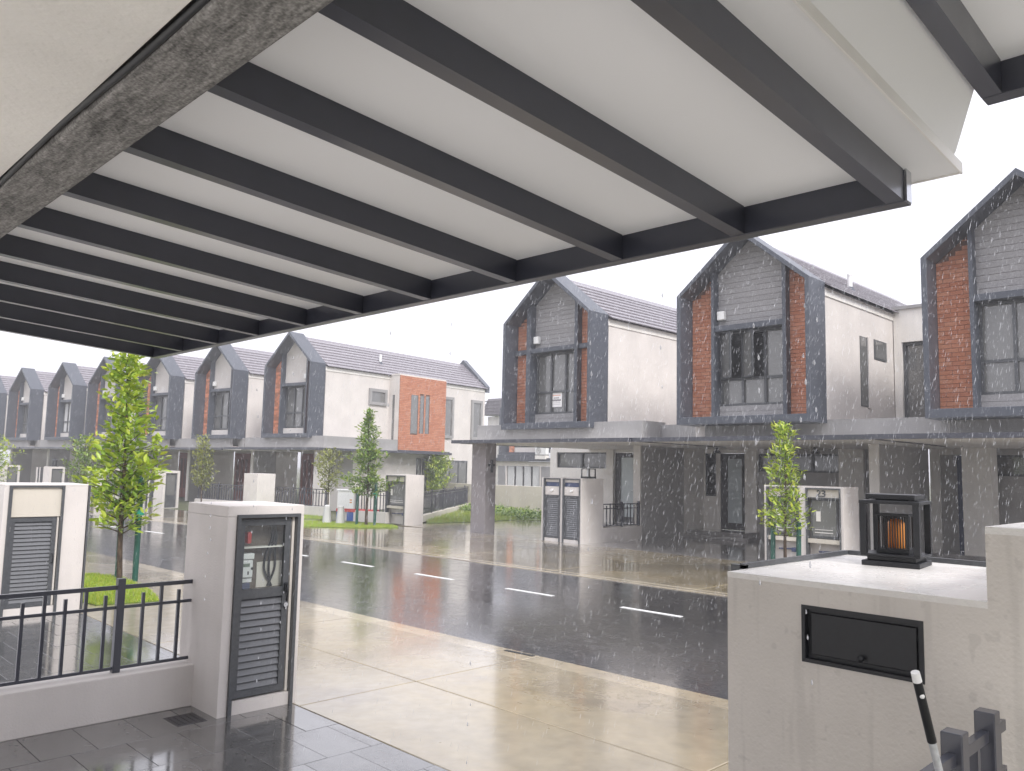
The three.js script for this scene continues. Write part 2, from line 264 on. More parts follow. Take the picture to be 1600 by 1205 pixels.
// gable front in local axes: x 0..W, front at z = 0, depth to -z
function gable(house, W, o) {
  const c = W / 2, yin = (x) => YE - 0.035 + (YA - T * 1.25 - YE + 0.035) * (1 - Math.abs(x - c) / (c - T)), zb = -0.53;
  const outer = [[0, YB], [W, YB], [W, YE], [c, YA], [0, YE]], inner = [[T, YB + 0.17], [W - T, YB + 0.17], [W - T, YE - 0.035], [c, YA - T * 1.25], [T, YE - 0.035]];
  part('gable_frame', house, M.frame, ex(outer, -D, 0, [inner], 0.008));
  part('gable_back', house, M.darkGrey, ex([[T - 0.02, YB + 0.15], [W - T + 0.02, YB + 0.15], [W - T + 0.02, YE - 0.02], [c, YA - T * 1.25 + 0.02], [T - 0.02, YE - 0.02]], -D - 0.04, zb - 0.27));
  const k = W / 3.29, X = o.x ?? [T, 0.725 * k, 0.80 * k, 2.50 * k, 2.59 * k, W - T], yb = YB + 0.17;
  const bandB = 5.16, bandT = 5.29;
  for (const [a, b] of [[X[0], X[1]], [X[4], X[5]]]) {
    const segs = o.bandAcross ? [[yb, bandB], [bandT, 9]] : [[yb, 9]];
    const top = (x) => yin(x) + 0.01;
    const p = part('brick_panel', house, o.bricksFar ? M.brickFar : M.mortar, ex([[a, yb], [b, yb], [b, top(b)], ...(a < c && b > c ? [[c, top(c)]] : []), [a, top(a)]], zb - 0.25, zb - (o.bricksFar ? 0 : 0.012)));
    if (!o.bricksFar) for (const [s0, s1] of segs) bricks(p, a, b, s0, (x) => Math.min(s1, yin(x)), zb - 0.012, (x0, x1, y0, y1, z, g) => { const m = fin(new THREE.Mesh(g, pick(M.brick))); m.name = 'brick'; m.position.set(x0, y0, z - 0.04); m.scale.set(x1 - x0, y1 - y0, 0.052); p.add(m); });
  }
  for (const [a, b] of [[X[1], X[2]], [X[3], X[4]]]) { const tp = (x) => yin(x) + 0.02; part('fin', house, M.frame, ex([[a, yb - 0.01], [b, yb - 0.01], [b, tp(b)], ...(a < c && b > c ? [[c, tp(c)]] : []), [a, tp(a)]], zb - 0.24, zb + 0.18)); }
  part('transom_beam', house, M.frame, rb(X[2], X[3], bandB, bandT, zb - 0.22, zb + 0.15, 0.006), ...(o.bandAcross ? [bx(X[0], X[1], bandB, bandT, zb - 0.02, zb + 0.13), bx(X[4], X[5], bandB, bandT, zb - 0.02, zb + 0.13)] : []));
  // upper infill
  const z0 = zb - 0.2, z1 = zb - 0.03;
  if (o.siding) {
    const s = part('siding', house, M.mortar, ex([[X[2], bandT], [X[3], bandT], [X[3], yin(X[3])], [c, yin(c)], [X[2], yin(X[2])]], z0 - 0.05, z1 - 0.02));
    const hgt = 0.128; for (let y = bandT; y < yin(c); y += hgt) {
      const y1 = Math.min(y + hgt - 0.007, yin(c) - 0.01), xl = (yy) => { for (let x = X[2]; x < c; x += 0.01) if (yin(x) >= yy) return x; return c; }, xr = (yy) => { for (let x = X[3]; x > c; x -= 0.01) if (yin(x) >= yy) return x; return c; };
      if (y1 - y > 0.02) part('siding_board', s, pick(M.siding), ex([[xl(y), y], [xr(y), y], [xr(y1) + 0.001, y1], [xl(y1) - 0.001, y1]], z1 - 0.02, z1));
    }
  } else part('infill_panel', house, M.white, ex([[X[2], bandT], [X[3], bandT], [X[3], yin(X[3])], [c, yin(c)], [X[2], yin(X[2])]], z0, z1));
  // window
  const wx0 = X[2] + (o.winLeft ?? 0.02), wx1 = X[3] - 0.01, wy0 = 3.43, wy1 = bandB, yt = 4.05, w = (wx1 - wx0) / 3, zw = zb - 0.16;
  const fr = [bx(wx0, wx1, wy0, wy0 + 0.05, zw - 0.04, zw + 0.05), bx(wx0, wx1, wy1 - 0.06, wy1, zw - 0.04, zw + 0.05), bx(wx0, wx1, yt - 0.03, yt + 0.03, zw - 0.03, zw + 0.045)];
  for (let i = 0; i <= 3; i++) fr.push(bx(wx0 + i * w - 0.03, wx0 + i * w + 0.03, wy0, wy1, zw - 0.038, zw + 0.055));
  const win = part('window', house, M.alu, ...fr);
  for (let i = 0; i < 3; i++) {
    const a = wx0 + i * w + 0.03, b = wx0 + (i + 1) * w - 0.03;
    part('pane', win, o.pane ?? M.glass, bx(a, b, wy0 + 0.05, yt - 0.03, zw - 0.01, zw));
    if (o.open && i < 2) { // top sash swung outwards on its left side
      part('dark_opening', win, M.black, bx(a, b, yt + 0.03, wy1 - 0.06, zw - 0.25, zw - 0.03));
      const sash = part('sash', win, M.alu, bx(0, 0.04, yt, wy1 - 0.03, 0, 0.04), bx(b - a - 0.04, b - a, yt, wy1 - 0.03, 0, 0.04), bx(0, b - a, yt, yt + 0.04, 0.001, 0.039), bx(0, b - a, wy1 - 0.07, wy1 - 0.03, 0.001, 0.039), bx(0.03, b - a - 0.03, yt + 0.03, wy1 - 0.06, 0.012, 0.024));
      const pn = clean(bx(0.035, b - a - 0.035, yt + 0.035, wy1 - 0.065, 0.024, 0.030));
      win.remove(sash); sash.position.set(a, 0, zw + 0.05); sash.rotation.y = -0.62; win.add(sash);
      const pm = fin(new THREE.Mesh(pn, M.glass)); pm.name = 'pane'; pm.position.copy(sash.position); pm.rotation.y = sash.rotation.y; win.add(pm);
    } else part('pane', win, o.pane ?? M.glass, bx(a, b, yt + 0.03, wy1 - 0.06, zw - 0.01, zw));
  }
  if (o.siding) { const s = part('sill_panel', house, M.siding[2], bx(X[2], X[3], yb, 3.425, zb - 0.22, zb - 0.08)); part('siding_board', s, M.siding[1], bx(X[2], X[3], 3.295, 3.42, zb - 0.08, zb - 0.062)); part('siding_board', s, M.siding[2], bx(X[2], X[3], yb, 3.288, zb - 0.08, zb - 0.06)); }
  else part('sill_panel', house, M.white, bx(X[2], X[3], yb, 3.40, zb - 0.22, zb - 0.03));
  if (o.lampSide) part('wall_lamp', house, M.plastic, rb(o.lampSide, o.lampSide + 0.19, 5.44, 5.65, zb - 0.03, zb + 0.09, 0.02));
}
function roofAndBody(house, W, Ld, o = {}) {
  const c = W / 2, m = o.body ?? M.white, ye = YE - 0.1, ya = YA - 0.2, wallTop = ye - 0.02;
  part('upper_wall', house, m, ex([[0.012, 2.72], [W - 0.012, 2.72], [W - 0.012, wallTop], [c, ya - 0.12], [0.012, wallTop]], -Ld, -D - 0.041));
  part('fascia', house, M.whiteWet, bx(-0.015, 0.012, wallTop - 0.17, wallTop, -Ld, -D), bx(W - 0.012, W + 0.015, wallTop - 0.17, wallTop, -Ld, -D));
  const roof = part('roof', house, M.roof[0], ex([[-0.05, wallTop - 0.005], [W + 0.05, wallTop - 0.005], [c, ya - 0.06]], -Ld - 0.05, -D - 0.002));
  const n = 9, sx = c + 0.06, sy = ya - ye + 0.02;
  for (const sd of [-1, 1]) for (let i = 0; i < n; i++) { // tile courses, each lapping the one below
    const t0 = i / n, t1 = (i + 1.12) / n, p = (t, up) => [c + sd * (sx * (1 - t)), ye + sy * t + up];
    const te = Math.min((i + 1.05) / n, 1), q = [p(t0 - 0.05, 0.085), p(te, 0.03), p(te, 0.002), p(t0 - 0.05, 0.056)];
    part('roof_course', roof, M.roof[(i * 2 + (sd > 0 ? 1 : 0)) % 3], ex(sd > 0 ? q : q.slice().reverse(), -Ld - 0.06 + 0.001 * i, -D - 0.004));
  }
  part('ridge_cap', roof, M.roof[1], ex([[c - 0.12, ya - 0.02], [c + 0.12, ya - 0.02], [c + 0.03, ya + 0.075], [c - 0.03, ya + 0.075]], -Ld - 0.07, -D - 0.006));
  if (o.vent) { const [vx, vz] = o.vent, vy = ye + (ya - ye) * (1 - Math.abs(vx - c) / c); part('vent_base', roof, M.frame, new THREE.CylinderGeometry(0.07, 0.14, 0.13, 8).translate(vx, vy + 0.06, vz)); part('vent_pipe', roof, M.plastic, cyl([vx, vy, vz], [vx, vy + 0.42, vz], 0.06, 0.06, 12), cyl([vx, vy + 0.40, vz], [vx, vy + 0.45, vz], 0.07, 0.07, 12)); }
}
function pane2(win, a, b, y0, y1, z) { part('pane', win, M.glass, bx(a, b, y0, y1, z - 0.012, z)); }
function glassDoor(house, x0, x1, y0, y1, z, frost = M.frosted) {
  const d = part('door', house, M.doorDark, bx(x0, x0 + 0.22, y0, y1, z - 0.05, z + 0.04), bx(x1 - 0.12, x1, y0, y1, z - 0.05, z + 0.04), bx(x0 + 0.2, x1 - 0.1, y1 - 0.16, y1, z - 0.05, z + 0.038), bx(x0 + 0.2, x1 - 0.1, y0, y0 + 0.2, z - 0.05, z + 0.038));
  part('pane', d, frost, bx(x0 + 0.2, x1 - 0.1, y0 + 0.18, y1 - 0.14, z - 0.02, z + 0.01));
  part('handle', d, M.chrome, rb(x1 - 0.075, x1 - 0.045, y0 + 0.95, y0 + 1.15, z + 0.04, z + 0.075, 0.008), rb(x1 - 0.16, x1 - 0.045, y0 + 1.06, y0 + 1.085, z + 0.06, z + 0.08, 0.006));
}
function highWindow(house, x0, x1, y0, y1, z, n = 2) {
  const w = (x1 - x0) / n, w_ = [bx(x0, x1, y0, y0 + 0.05, z - 0.08, z + 0.02), bx(x0, x1, y1 - 0.05, y1, z - 0.08, z + 0.02)];
  for (let i = 0; i <= n; i++) w_.push(bx(x0 + i * w - 0.03, x0 + i * w + 0.03, y0, y1, z - 0.081, z + 0.022));
  const win = part('window', house, M.alu, ...w_); for (let i = 0; i < n; i++) pane2(win, x0 + i * w + 0.03, x0 + (i + 1) * w - 0.03, y0 + 0.05, y1 - 0.05, z - 0.04);
}
function pendant(house, x, y, z) { part('porch_lamp', house, M.black, cyl([x, y, z], [x, y + 0.05, z], 0.05), new THREE.CylinderGeometry(0.03, 0.13, 0.12, 4, 1, true).rotateY(0.78).translate(x, y - 0.06, z), bx(x - 0.11, x + 0.11, y - 0.13, y - 0.115, z - 0.01, z + 0.01)); }

const ZF = -16.2;
const CAN = { y0: 2.58, y1: 2.675 };
// the three houses across the road; coordinates are shifted so that the group stands at the gable's left corner
function rightHouse(x0, label, build) { const h = thing('terrace_house', label, 'house', [x0, 0, ZF]); build(h, (x) => x - x0, (z) => z - ZF); return h; }
function canopy(h, X, Z, xa, xb, zf) {
  part('canopy', h, M.steel, bx(X(xa), X(xb), CAN.y0, CAN.y1, Z(zf), Z(zf - 0.12)), bx(X(xa), X(xa) + 0.1, CAN.y0 + 0.002, CAN.y1 - 0.002, Z(zf - 0.12), Z(-20)));
  part('canopy_soffit', h, M.soffit, bx(X(xa) + 0.1, X(xb), CAN.y0 + 0.02, CAN.y1 - 0.01, Z(zf - 0.121), Z(-22.3)));
}
const H1 = rightHouse(-16.82, 'corner house with white notice in its upstairs window', (h, X, Z) => {
  gable(h, 3.29, { siding: true, bandAcross: true, x: [T, 0.62, 0.78, 2.44, 2.55, 3.185], lampSide: 0.80 });
  roofAndBody(h, 3.27, 9.5);
  const w = h.children.find((c) => c.name === 'window');
  const cv = document.createElement('canvas'); cv.width = cv.height = 128; const q = cv.getContext('2d');
  q.fillStyle = '#f3f0ee'; q.fillRect(0, 0, 128, 128); q.fillStyle = '#e2a58c'; for (let i = 0; i < 9; i++) q.fillRect(14 + i * 11, 18, 8, 11);
  q.fillStyle = '#3c3a40'; for (let i = 0; i < 5; i++) q.fillRect(36 + i * 12, 42, 9, 9); for (let i = 0; i < 10; i++) q.fillRect(12 + i * 10.4, 58 + (i % 3), 7, 17);
  q.fillStyle = '#8d8d93'; for (let r = 0; r < 2; r++) for (let i = 0; i < 12; i++) q.fillRect(14 + i * 8.2, 88 + r * 14, 5, 4);
  const ct = new THREE.CanvasTexture(cv); ct.colorSpace = THREE.SRGBColorSpace;
  const nt = fin(new THREE.Mesh(new THREE.PlaneGeometry(0.43, 0.4), std({ map: ct, roughness: 0.6 }))); nt.name = 'notice'; nt.position.set(1.52, 3.82, -0.675); nt.userData.label = 'white paper notice stuck on the glass'; w.add(nt);
  part('parapet', h, M.grey, rb(X(-18.03), X(-12.0), CAN.y1, 3.13, Z(-16.4), Z(-16.55), 0.008), bx(X(-12.14), X(-12.0), CAN.y1, 3.129, Z(-16.55), Z(-17.4)), bx(X(-18.03), X(-17.89), CAN.y1, 3.129, Z(-16.55), Z(-21)), rb(X(-12.0), X(-10.6), CAN.y1, 3.06, Z(-17.2), Z(-17.35), 0.008));
  canopy(h, X, Z, -18.45, -11.9, -15.74);
  part('column', h, M.column, rb(X(-18.02), X(-17.42), 0, CAN.y0 + 0.02, Z(-16.2), Z(-16.62), 0.008));
  part('column_lamp', h, M.black, rb(X(-17.42), X(-17.34), 1.93, 2.0, Z(-16.5), Z(-16.3), 0.01), cyl([X(-17.36), 1.75, Z(-16.4)], [X(-17.36), 2.12, Z(-16.4)], 0.035));
  part('front_wall', h, M.lightGrey, bx(X(-20.2), X(-19.88), 0, 2.62, Z(-22.2), Z(-22)), bx(X(-19.88), X(-17.6), 0, 1.95, Z(-22.2), Z(-22)), bx(X(-19.88), X(-17.6), 2.5, 2.62, Z(-22.2), Z(-22)), bx(X(-17.6), X(-17.3), 0, 2.62, Z(-22.2), Z(-22)), bx(X(-17.3), X(-13.9), 2.5, 2.62, Z(-22.3), Z(-22.1)), bx(X(-16.38), X(-13.9), 0, 2.5, Z(-22.3), Z(-22.1)), bx(X(-20.2), X(-20.0), 0, 2.62, Z(-26), Z(-22.2)));
  highWindow(h, X(-19.88), X(-17.6), 1.95, 2.5, Z(-22.08));
  glassDoor(h, X(-17.28), X(-16.4), 0.15, 2.49, Z(-22.15));
  part('party_wall', h, M.darkGrey, bx(X(-13.93), X(-13.75), 0, 2.62, Z(-18.72), Z(-20.9))); parts('wall_end', h, M.lightGrey, bx(X(-13.95), X(-13.72), 0, 2.62, Z(-18.66), Z(-18.72)), bx(X(-13.93), X(-13.75), 0, 2.62, Z(-20.9), Z(-22.1)));
  part('doorstep', h, M.porch, rb(X(-18.0), X(-13.95), 0, 0.15, Z(-21.2), Z(-22), 0.01));
});
const H2 = rightHouse(-10.87, 'middle house with two upstairs sashes swung open', (h, X, Z) => {
  gable(h, 3.29, { siding: true, open: true, lampSide: 0.82, winLeft: 0.02 });
  roofAndBody(h, 3.27, 9.5, { vent: [2.78, -3.3] });
  // side windows of the white wall and the set-back terrace
  const slit = part('window', h, M.alu, bx(3.25, 3.268, 3.48, 5.12, -3.02, -2.62), bx(3.268, 3.275, 3.48, 5.12, -3.02, -2.98)); part('pane', slit, M.glass, bx(3.266, 3.272, 3.5, 5.1, -2.97, -2.64));
  part('window_reveal', h, M.white, bx(3.262, 3.3, 3.46, 5.14, -3.2, -3.02));
  const sw = part('window', h, M.alu, bx(3.25, 3.272, 4.66, 5.14, -4.2, -3.44)); part('pane', sw, M.glass, bx(3.27, 3.277, 4.70, 5.10, -4.14, -3.5));
  parts('terrace_wall', h, M.lightGrey, bx(3.28, 6.1, 5.2, 6.02, -5.0, -4.66), bx(3.28, 3.46, 2.7, 5.2, -5.0, -4.66), bx(5.3, 6.1, 2.7, 5.2, -5.0, -4.66)); part('wall_coping', h, M.grey, bx(3.26, 6.1, 6.02, 6.1, -5.05, -4.6));
  const sd = part('sliding_door', h, M.alu, bx(3.46, 5.3, 5.12, 5.2, -4.9, -4.76), bx(3.46, 5.3, 3.0, 3.08, -4.9, -4.76), ...[3.46, 3.93, 4.38, 4.83, 5.24].map((x) => bx(x, x + 0.06, 3.0, 5.2, -4.91, -4.75))); for (let i = 0; i < 4; i++) part('pane', sd, M.glass, bx(3.5 + i * 0.455, 3.95 + i * 0.455, 3.08, 5.12, -4.86, -4.84));
  part('parapet', h, M.grey, rb(X(-10.6), X(-5.2), CAN.y1, 3.06, Z(-17.0), Z(-17.15), 0.008), bx(X(-7.4), X(-5.37), CAN.y1, 2.74, Z(-17.15), Z(-20.9)));
  canopy(h, X, Z, -11.9, -6.3, -15.82);
  parts('back_wall', h, M.lightGrey, bx(X(-13.75), X(-13.7), 0, 2.62, Z(-22.2), Z(-22)), bx(X(-13.7), X(-13.33), 0, 1.17, Z(-22.2), Z(-22)), bx(X(-13.7), X(-13.33), 2.47, 2.62, Z(-22.2), Z(-22)), bx(X(-13.33), X(-13.18), 0, 2.62, Z(-22.2), Z(-22)), bx(X(-13.18), X(-12.34), 2.48, 2.62, Z(-22.2), Z(-22)), bx(X(-12.34), X(-11.96), 0, 2.62, Z(-22.2), Z(-21.95)), bx(X(-9.52), X(-8.85), 0, 2.62, Z(-22.2), Z(-21.95)), bx(X(-8.2), X(-7.4), 0, 2.62, Z(-22.2), Z(-21.95)));
  parts('dark_wall', h, M.darkGrey, bx(X(-11.96), X(-9.52), 0, 1.95, Z(-22.3), Z(-22.05)), bx(X(-11.96), X(-9.52), 2.46, 2.62, Z(-22.3), Z(-22.05)), bx(X(-8.85), X(-8.2), 0, 2.62, Z(-22.3), Z(-22.1)));
  highWindow(h, X(-11.96), X(-9.52), 1.95, 2.46, Z(-22.12), 3);
  const w = part('window', h, M.alu, bx(X(-13.7), X(-13.33), 1.17, 1.22, Z(-22.1), Z(-22.02)), bx(X(-13.7), X(-13.33), 2.42, 2.47, Z(-22.1), Z(-22.02)), bx(X(-13.7), X(-13.66), 1.17, 2.47, Z(-22.1), Z(-22.02)), bx(X(-13.37), X(-13.33), 1.17, 2.47, Z(-22.1), Z(-22.02))); part('pane', w, M.black, bx(X(-13.66), X(-13.37), 1.22, 2.42, Z(-22.08), Z(-22.06)));
  for (let i = 1; i < 6; i++) part('grille_bar', w, M.alu, bx(X(-13.66), X(-13.37), 1.22 + i * 0.2, 1.235 + i * 0.2, Z(-22.05), Z(-22.04)));
  glassDoor(h, X(-13.17), X(-12.35), 0.2, 2.47, Z(-22.06));
  pendant(h, X(-12.39), 2.56, Z(-20.5)); pendant(h, X(-9.49), 2.56, Z(-20.5));
  part('doorstep', h, M.porch, rb(X(-13.74), X(-11.9), 0, 0.19, Z(-21.0), Z(-22), 0.01), rb(X(-13.74), X(-11.5), 0, 0.1, Z(-20.6), Z(-21.0), 0.01));
  part('party_wall', h, M.darkGrey, bx(X(-7.38), X(-7.22), 0, 2.62, Z(-18.72), Z(-21.95))); parts('wall_end', h, M.lightGrey, bx(X(-7.40), X(-7.19), 0, 2.62, Z(-18.66), Z(-18.72)));
});
const H3 = rightHouse(-5.37, 'nearest house cut off by the right edge of the view', (h, X, Z) => {
  gable(h, 3.29, { siding: true });
  roofAndBody(h, 3.27, 9.5);
  part('parapet', h, M.grey, rb(X(-5.2), X(2), CAN.y1, 3.06, Z(-17.0), Z(-17.15), 0.008));
  canopy(h, X, Z, -6.3, 2, -15.74);
  parts('back_wall', h, M.lightGrey, bx(X(-7.21), X(-6.98), 0, 2.62, Z(-22.2), Z(-22)), bx(X(-6.98), X(-5.9), 2.45, 2.62, Z(-22.25), Z(-22.02)), bx(X(-3.2), X(2), 0, 2.62, Z(-22.2), Z(-22)));
  part('pillar', h, M.lightGrey, bx(X(-6.24), X(-5.62), 0, 2.62, Z(-21.7), Z(-21.2)));
  parts('dark_wall', h, M.darkGrey, bx(X(-7.0), X(-6.6), 0, 2.45, Z(-22.3), Z(-22.05)), bx(X(-5.95), X(-3.2), 0, 1.95, Z(-22.3), Z(-22.06)), bx(X(-5.95), X(-3.2), 2.45, 2.62, Z(-22.3), Z(-22.06)));
  highWindow(h, X(-5.9), X(-3.2), 1.95, 2.45, Z(-22.12), 3);
  part('door', h, M.navy, bx(X(-6.6), X(-5.95), 0.1, 2.44, Z(-22.14), Z(-22.06)));
  part('doorstep', h, M.porch, rb(X(-7.2), X(2), 0, 0.1, Z(-21.0), Z(-22), 0.01));
});

// ---------------------------------------------------------------- the row on the left, turned with the bend of the road
const TH = 8 * Math.PI / 180, OX = -30.5, OZ = -16.95, ct8 = Math.cos(TH), st8 = Math.sin(TH);
const LW = (x, z) => [OX + x * ct8 + z * st8, OZ - x * st8 + z * ct8]; // local to world
const WL = 3.1;
function leftUnit(h, end) {
  gable(h, WL, { bricksFar: true, lampSide: end ? 2.1 : 0.78 });
  roofAndBody(h, WL - 0.02, 11.2, { vent: end ? [2.45, -4.4] : null });
  // porch: canopy, parapet, party wall, back wall with its red door
  const xl = -2.0, xr = end ? WL + 0.75 : WL + 0.05, yc = 2.47;
  part('parapet', h, M.grey, rb(-0.6, WL * 0.9, yc + 0.1, 2.98, -0.22, -0.36, 0.006), rb(xl, -0.6, yc + 0.1, 3.02, -0.62, -0.76, 0.006), ...(end ? [rb(WL * 0.9, xr, yc + 0.1, 3.05, -0.2, -0.36, 0.006), bx(xr - 0.14, xr, yc + 0.1, 3.048, -0.36, -4.3)] : [rb(WL * 0.9, xr + 0.1, yc + 0.1, 3.02, -0.62, -0.76, 0.006)]));
  part('canopy', h, M.steel, bx(xl - 0.15, xr + (end ? 0.25 : -0.16), yc, yc + 0.1, 0.34, 0.24), ...(end ? [bx(xr + 0.15, xr + 0.25, yc + 0.002, yc + 0.098, 0.24, -7.6)] : []));
  part('canopy_soffit', h, M.soffit, bx(xl - 0.15, xr + (end ? 0.15 : -0.16), yc + 0.02, yc + 0.09, 0.239, -4));
  parts('back_wall', h, M.lightGrey, bx(xl, WL + (end ? 0 : -0.25), 0, 2.5, -3.9, -3.72));
  const d = part('door', h, M.redDoor, bx(xl + 0.12, xl + 1.42, 0, 2.4, -3.719, -3.66)); for (let i = 0; i < 3; i++) part('door_panel', d, M.redDoorDark, bx(xl + 0.3 + i * 0.36, xl + 0.5 + i * 0.36, 0.5, 2.1, -3.66, -3.645));
  part('party_wall', h, M.darkGrey, bx(WL - 0.4, WL - 0.25, 0, 2.5, -1.46, -2.66)); parts('wall_end', h, M.lightGrey, bx(WL - 0.42, WL - 0.23, 0, 2.5, -1.4, -1.46), bx(WL - 0.4, WL - 0.25, 0, 2.5, -2.66, -3.72));
  parts('dark_wall', h, M.darkGrey, bx(0.75, WL - 0.45, 0, 2.5, -3.719, -3.69));
}
const unitX = [0, -5.3, -10.5, -15.7, -20.5, -25.9, -31.2];
const leftLabels = ['corner house whose side wall carries a tall red brick box', 'house next to the brick-sided corner house, white lamp beside its infill panel', 'house with its gable under the canopy corner, just right of the leafy young tree', 'house mostly hidden behind the top of the leafy young tree', 'house with pale curtained window just left of the leafy young tree', 'second house in from the left edge of the photo', 'house cut by the left edge of the photo'];
const leftHouses = [];
{
  const h = thing('row_house', leftLabels[0], 'house', [LW(-WL / 2, 0)[0], -0.03, LW(-WL / 2, 0)[1]], TH);
  leftUnit(h, true); leftHouses.push(h);
  const e = WL - 0.01; // side wall face
  // brick box, set out from the wall
  const by0 = 2.62, by1 = 5.93, bz0 = -4.45, bz1 = -7.5, bo = e + 0.62;
  part('brick_box', h, M.white, bx(e - 0.1, bo - 0.02, by0, by1, bz1, bz0 + 0.02), bx(e - 0.1, bo, by1, by1 + 0.07, bz1, bz0 + 0.04));
  const bp = part('brick_panel', h, M.mortar, bx(bo - 0.02, bo - 0.008, by0, by1, bz1, bz0));
  const holes = [[-5.63, -5.17, 3.38, 5.11], [-6.02, -5.76, 3.40, 5.12], [-6.38, -6.12, 3.41, 5.12]];
  const bl = []; { const hh = 0.078, L = 0.22; let r = 0; for (let y = by0; y < by1 - 0.02; y += hh, r++) for (let z = bz1 - (r % 2 ? L / 2 : 0); z < bz0 - 0.02; z += L) { const a = Math.max(z, bz1) + 0.004, b = Math.min(z + L, bz0) - 0.004; let segs = [[a, b]]; for (const [p, q, s, t] of holes) if (y + hh > s && y < t) segs = segs.flatMap(([m, n]) => [[m, Math.min(n, p)], [Math.max(m, q), n]].filter(([c, d]) => d - c > 0.02).slice(0, n <= p || m >= q ? 1 : 2)); for (const [m, n] of segs) if (n - m > 0.02) bl.push([(rnd() * 4) | 0, clean(bx(bo - 0.01, bo + 0.012 + rr(-0.003, 0.003), y + 0.004, Math.min(y + hh - 0.004, by1), m, n))]); } }
  for (let k = 0; k < 4; k++) { const m = part('brickwork', bp, M.brick[k], bl.filter((q) => q[0] === k).map((q) => q[1])); m.userData.kind = 'stuff'; }
  for (const [p, q, s, t] of holes) { const w = part('window', h, M.alu, bx(bo - 0.006, bo + 0.006, s, t, p, p + 0.03), bx(bo - 0.006, bo + 0.006, s, t, q - 0.03, q)); part('pane', w, M.glass, bx(bo - 0.006, bo + 0.001, s, t, p, q)); }
  part('ledge', h, M.frame, bx(e + 0.02, bo + 0.12, by0 - 0.1, by0, bz1 - 0.25, bz0 + 0.1));
  const dk = part('window', h, M.doorDark, bx(bo - 0.4, bo - 0.28, 2.95, 5.05, bz0 + 0.015, bz0 + 0.03)); part('pane', dk, M.glass, bx(bo - 0.39, bo - 0.29, 2.98, 5.0, bz0 + 0.03, bz0 + 0.035));
  // side windows with their grey surrounds
  const sideWin = (y0, y1, z0, z1, fr, surround = M.grey) => { const w = part('window', h, surround, bx(e - 0.05, e + 0.07, y1 - fr, y1, z0, z1), bx(e - 0.05, e + 0.07, y0, y0 + fr, z0, z1), bx(e - 0.05, e + 0.069, y0 + fr, y1 - fr, z0, z0 + fr), bx(e - 0.05, e + 0.069, y0 + fr, y1 - fr, z1 - fr, z1)); part('pane', w, M.glass, bx(e - 0.05, e + 0.015, y0 + fr, y1 - fr, z0 + fr, z1 - fr)); };
  sideWin(4.55, 5.26, -4.25, -3.2, 0.13); sideWin(3.3, 5.3, -8.75, -7.95, 0.13); sideWin(3.3, 5.3, -10.95, -10.1, 0.14);
  part('lower_wall', h, M.white, bx(e - 0.6, e - 0.012, 0, 2.72, -3.2, -11.2)); 
  sideWin(0.9, 2.28, -6.55, -6.3, 0.02, M.alu); sideWin(0.5, 2.28, -6.95, -6.68, 0.02, M.alu);
  const bw = part('window', h, M.alu, bx(e - 0.06, e + 0.02, 2.16, 2.24, -9.9, -7.95), bx(e - 0.06, e + 0.02, 0.05, 0.13, -9.9, -7.95), ...[-9.9, -9.27, -8.63, -8.01].map((z) => bx(e - 0.061, e + 0.021, 0.05, 2.24, z, z + 0.06))); for (let i = 0; i < 3; i++) part('pane', bw, M.glass, bx(e - 0.04, e, 0.13, 2.16, -9.84 + i * 0.635, -9.27 + i * 0.635));
  part('column', h, M.white, bx(WL + 0.02, WL + 0.5, 0, 2.5, -0.7, -0.35));
  glassDoor(h, WL + 0.02 - 1.3, WL - 0.45, 0.05, 2.2, -3.65);
  // raised gable end at the back of the roof
  part('rear_gable', h, M.frame, ex([[WL / 2 - 0.15, YA - 0.25], [WL + 0.06, YE - 0.3], [WL + 0.06, YE + 0.02], [WL / 2, YA + 0.12], [-0.06, YE + 0.02], [-0.06, YE - 0.3]], -11.45, -11.15));
}
{
  const h = thing('row_house', leftLabels[1], 'house', [0, -0.05, 0], TH, 'row of narrow gabled houses beyond the bend'); leftUnit(h, false);
  leftHouses[0].userData.group = 'row of narrow gabled houses beyond the bend';
  const put = (o, i) => { const [x, z] = LW(unitX[i] - WL / 2, 0); o.position.set(x, -0.05, z); };
  put(h, 1); for (let i = 2; i < unitX.length; i++) { const c = copy(h, leftLabels[i], [0, 0, 0], TH); put(c, i); leftHouses.push(c); if (i === 4 || i === 6) c.traverse((q) => { if (q.name === 'pane' && q.parent.name === 'window') q.material = i === 4 ? M.curtain : M.frosted; }); }
}
for (const h of [H1, H2, H3]) h.userData.group = 'brick and grey houses across the road';

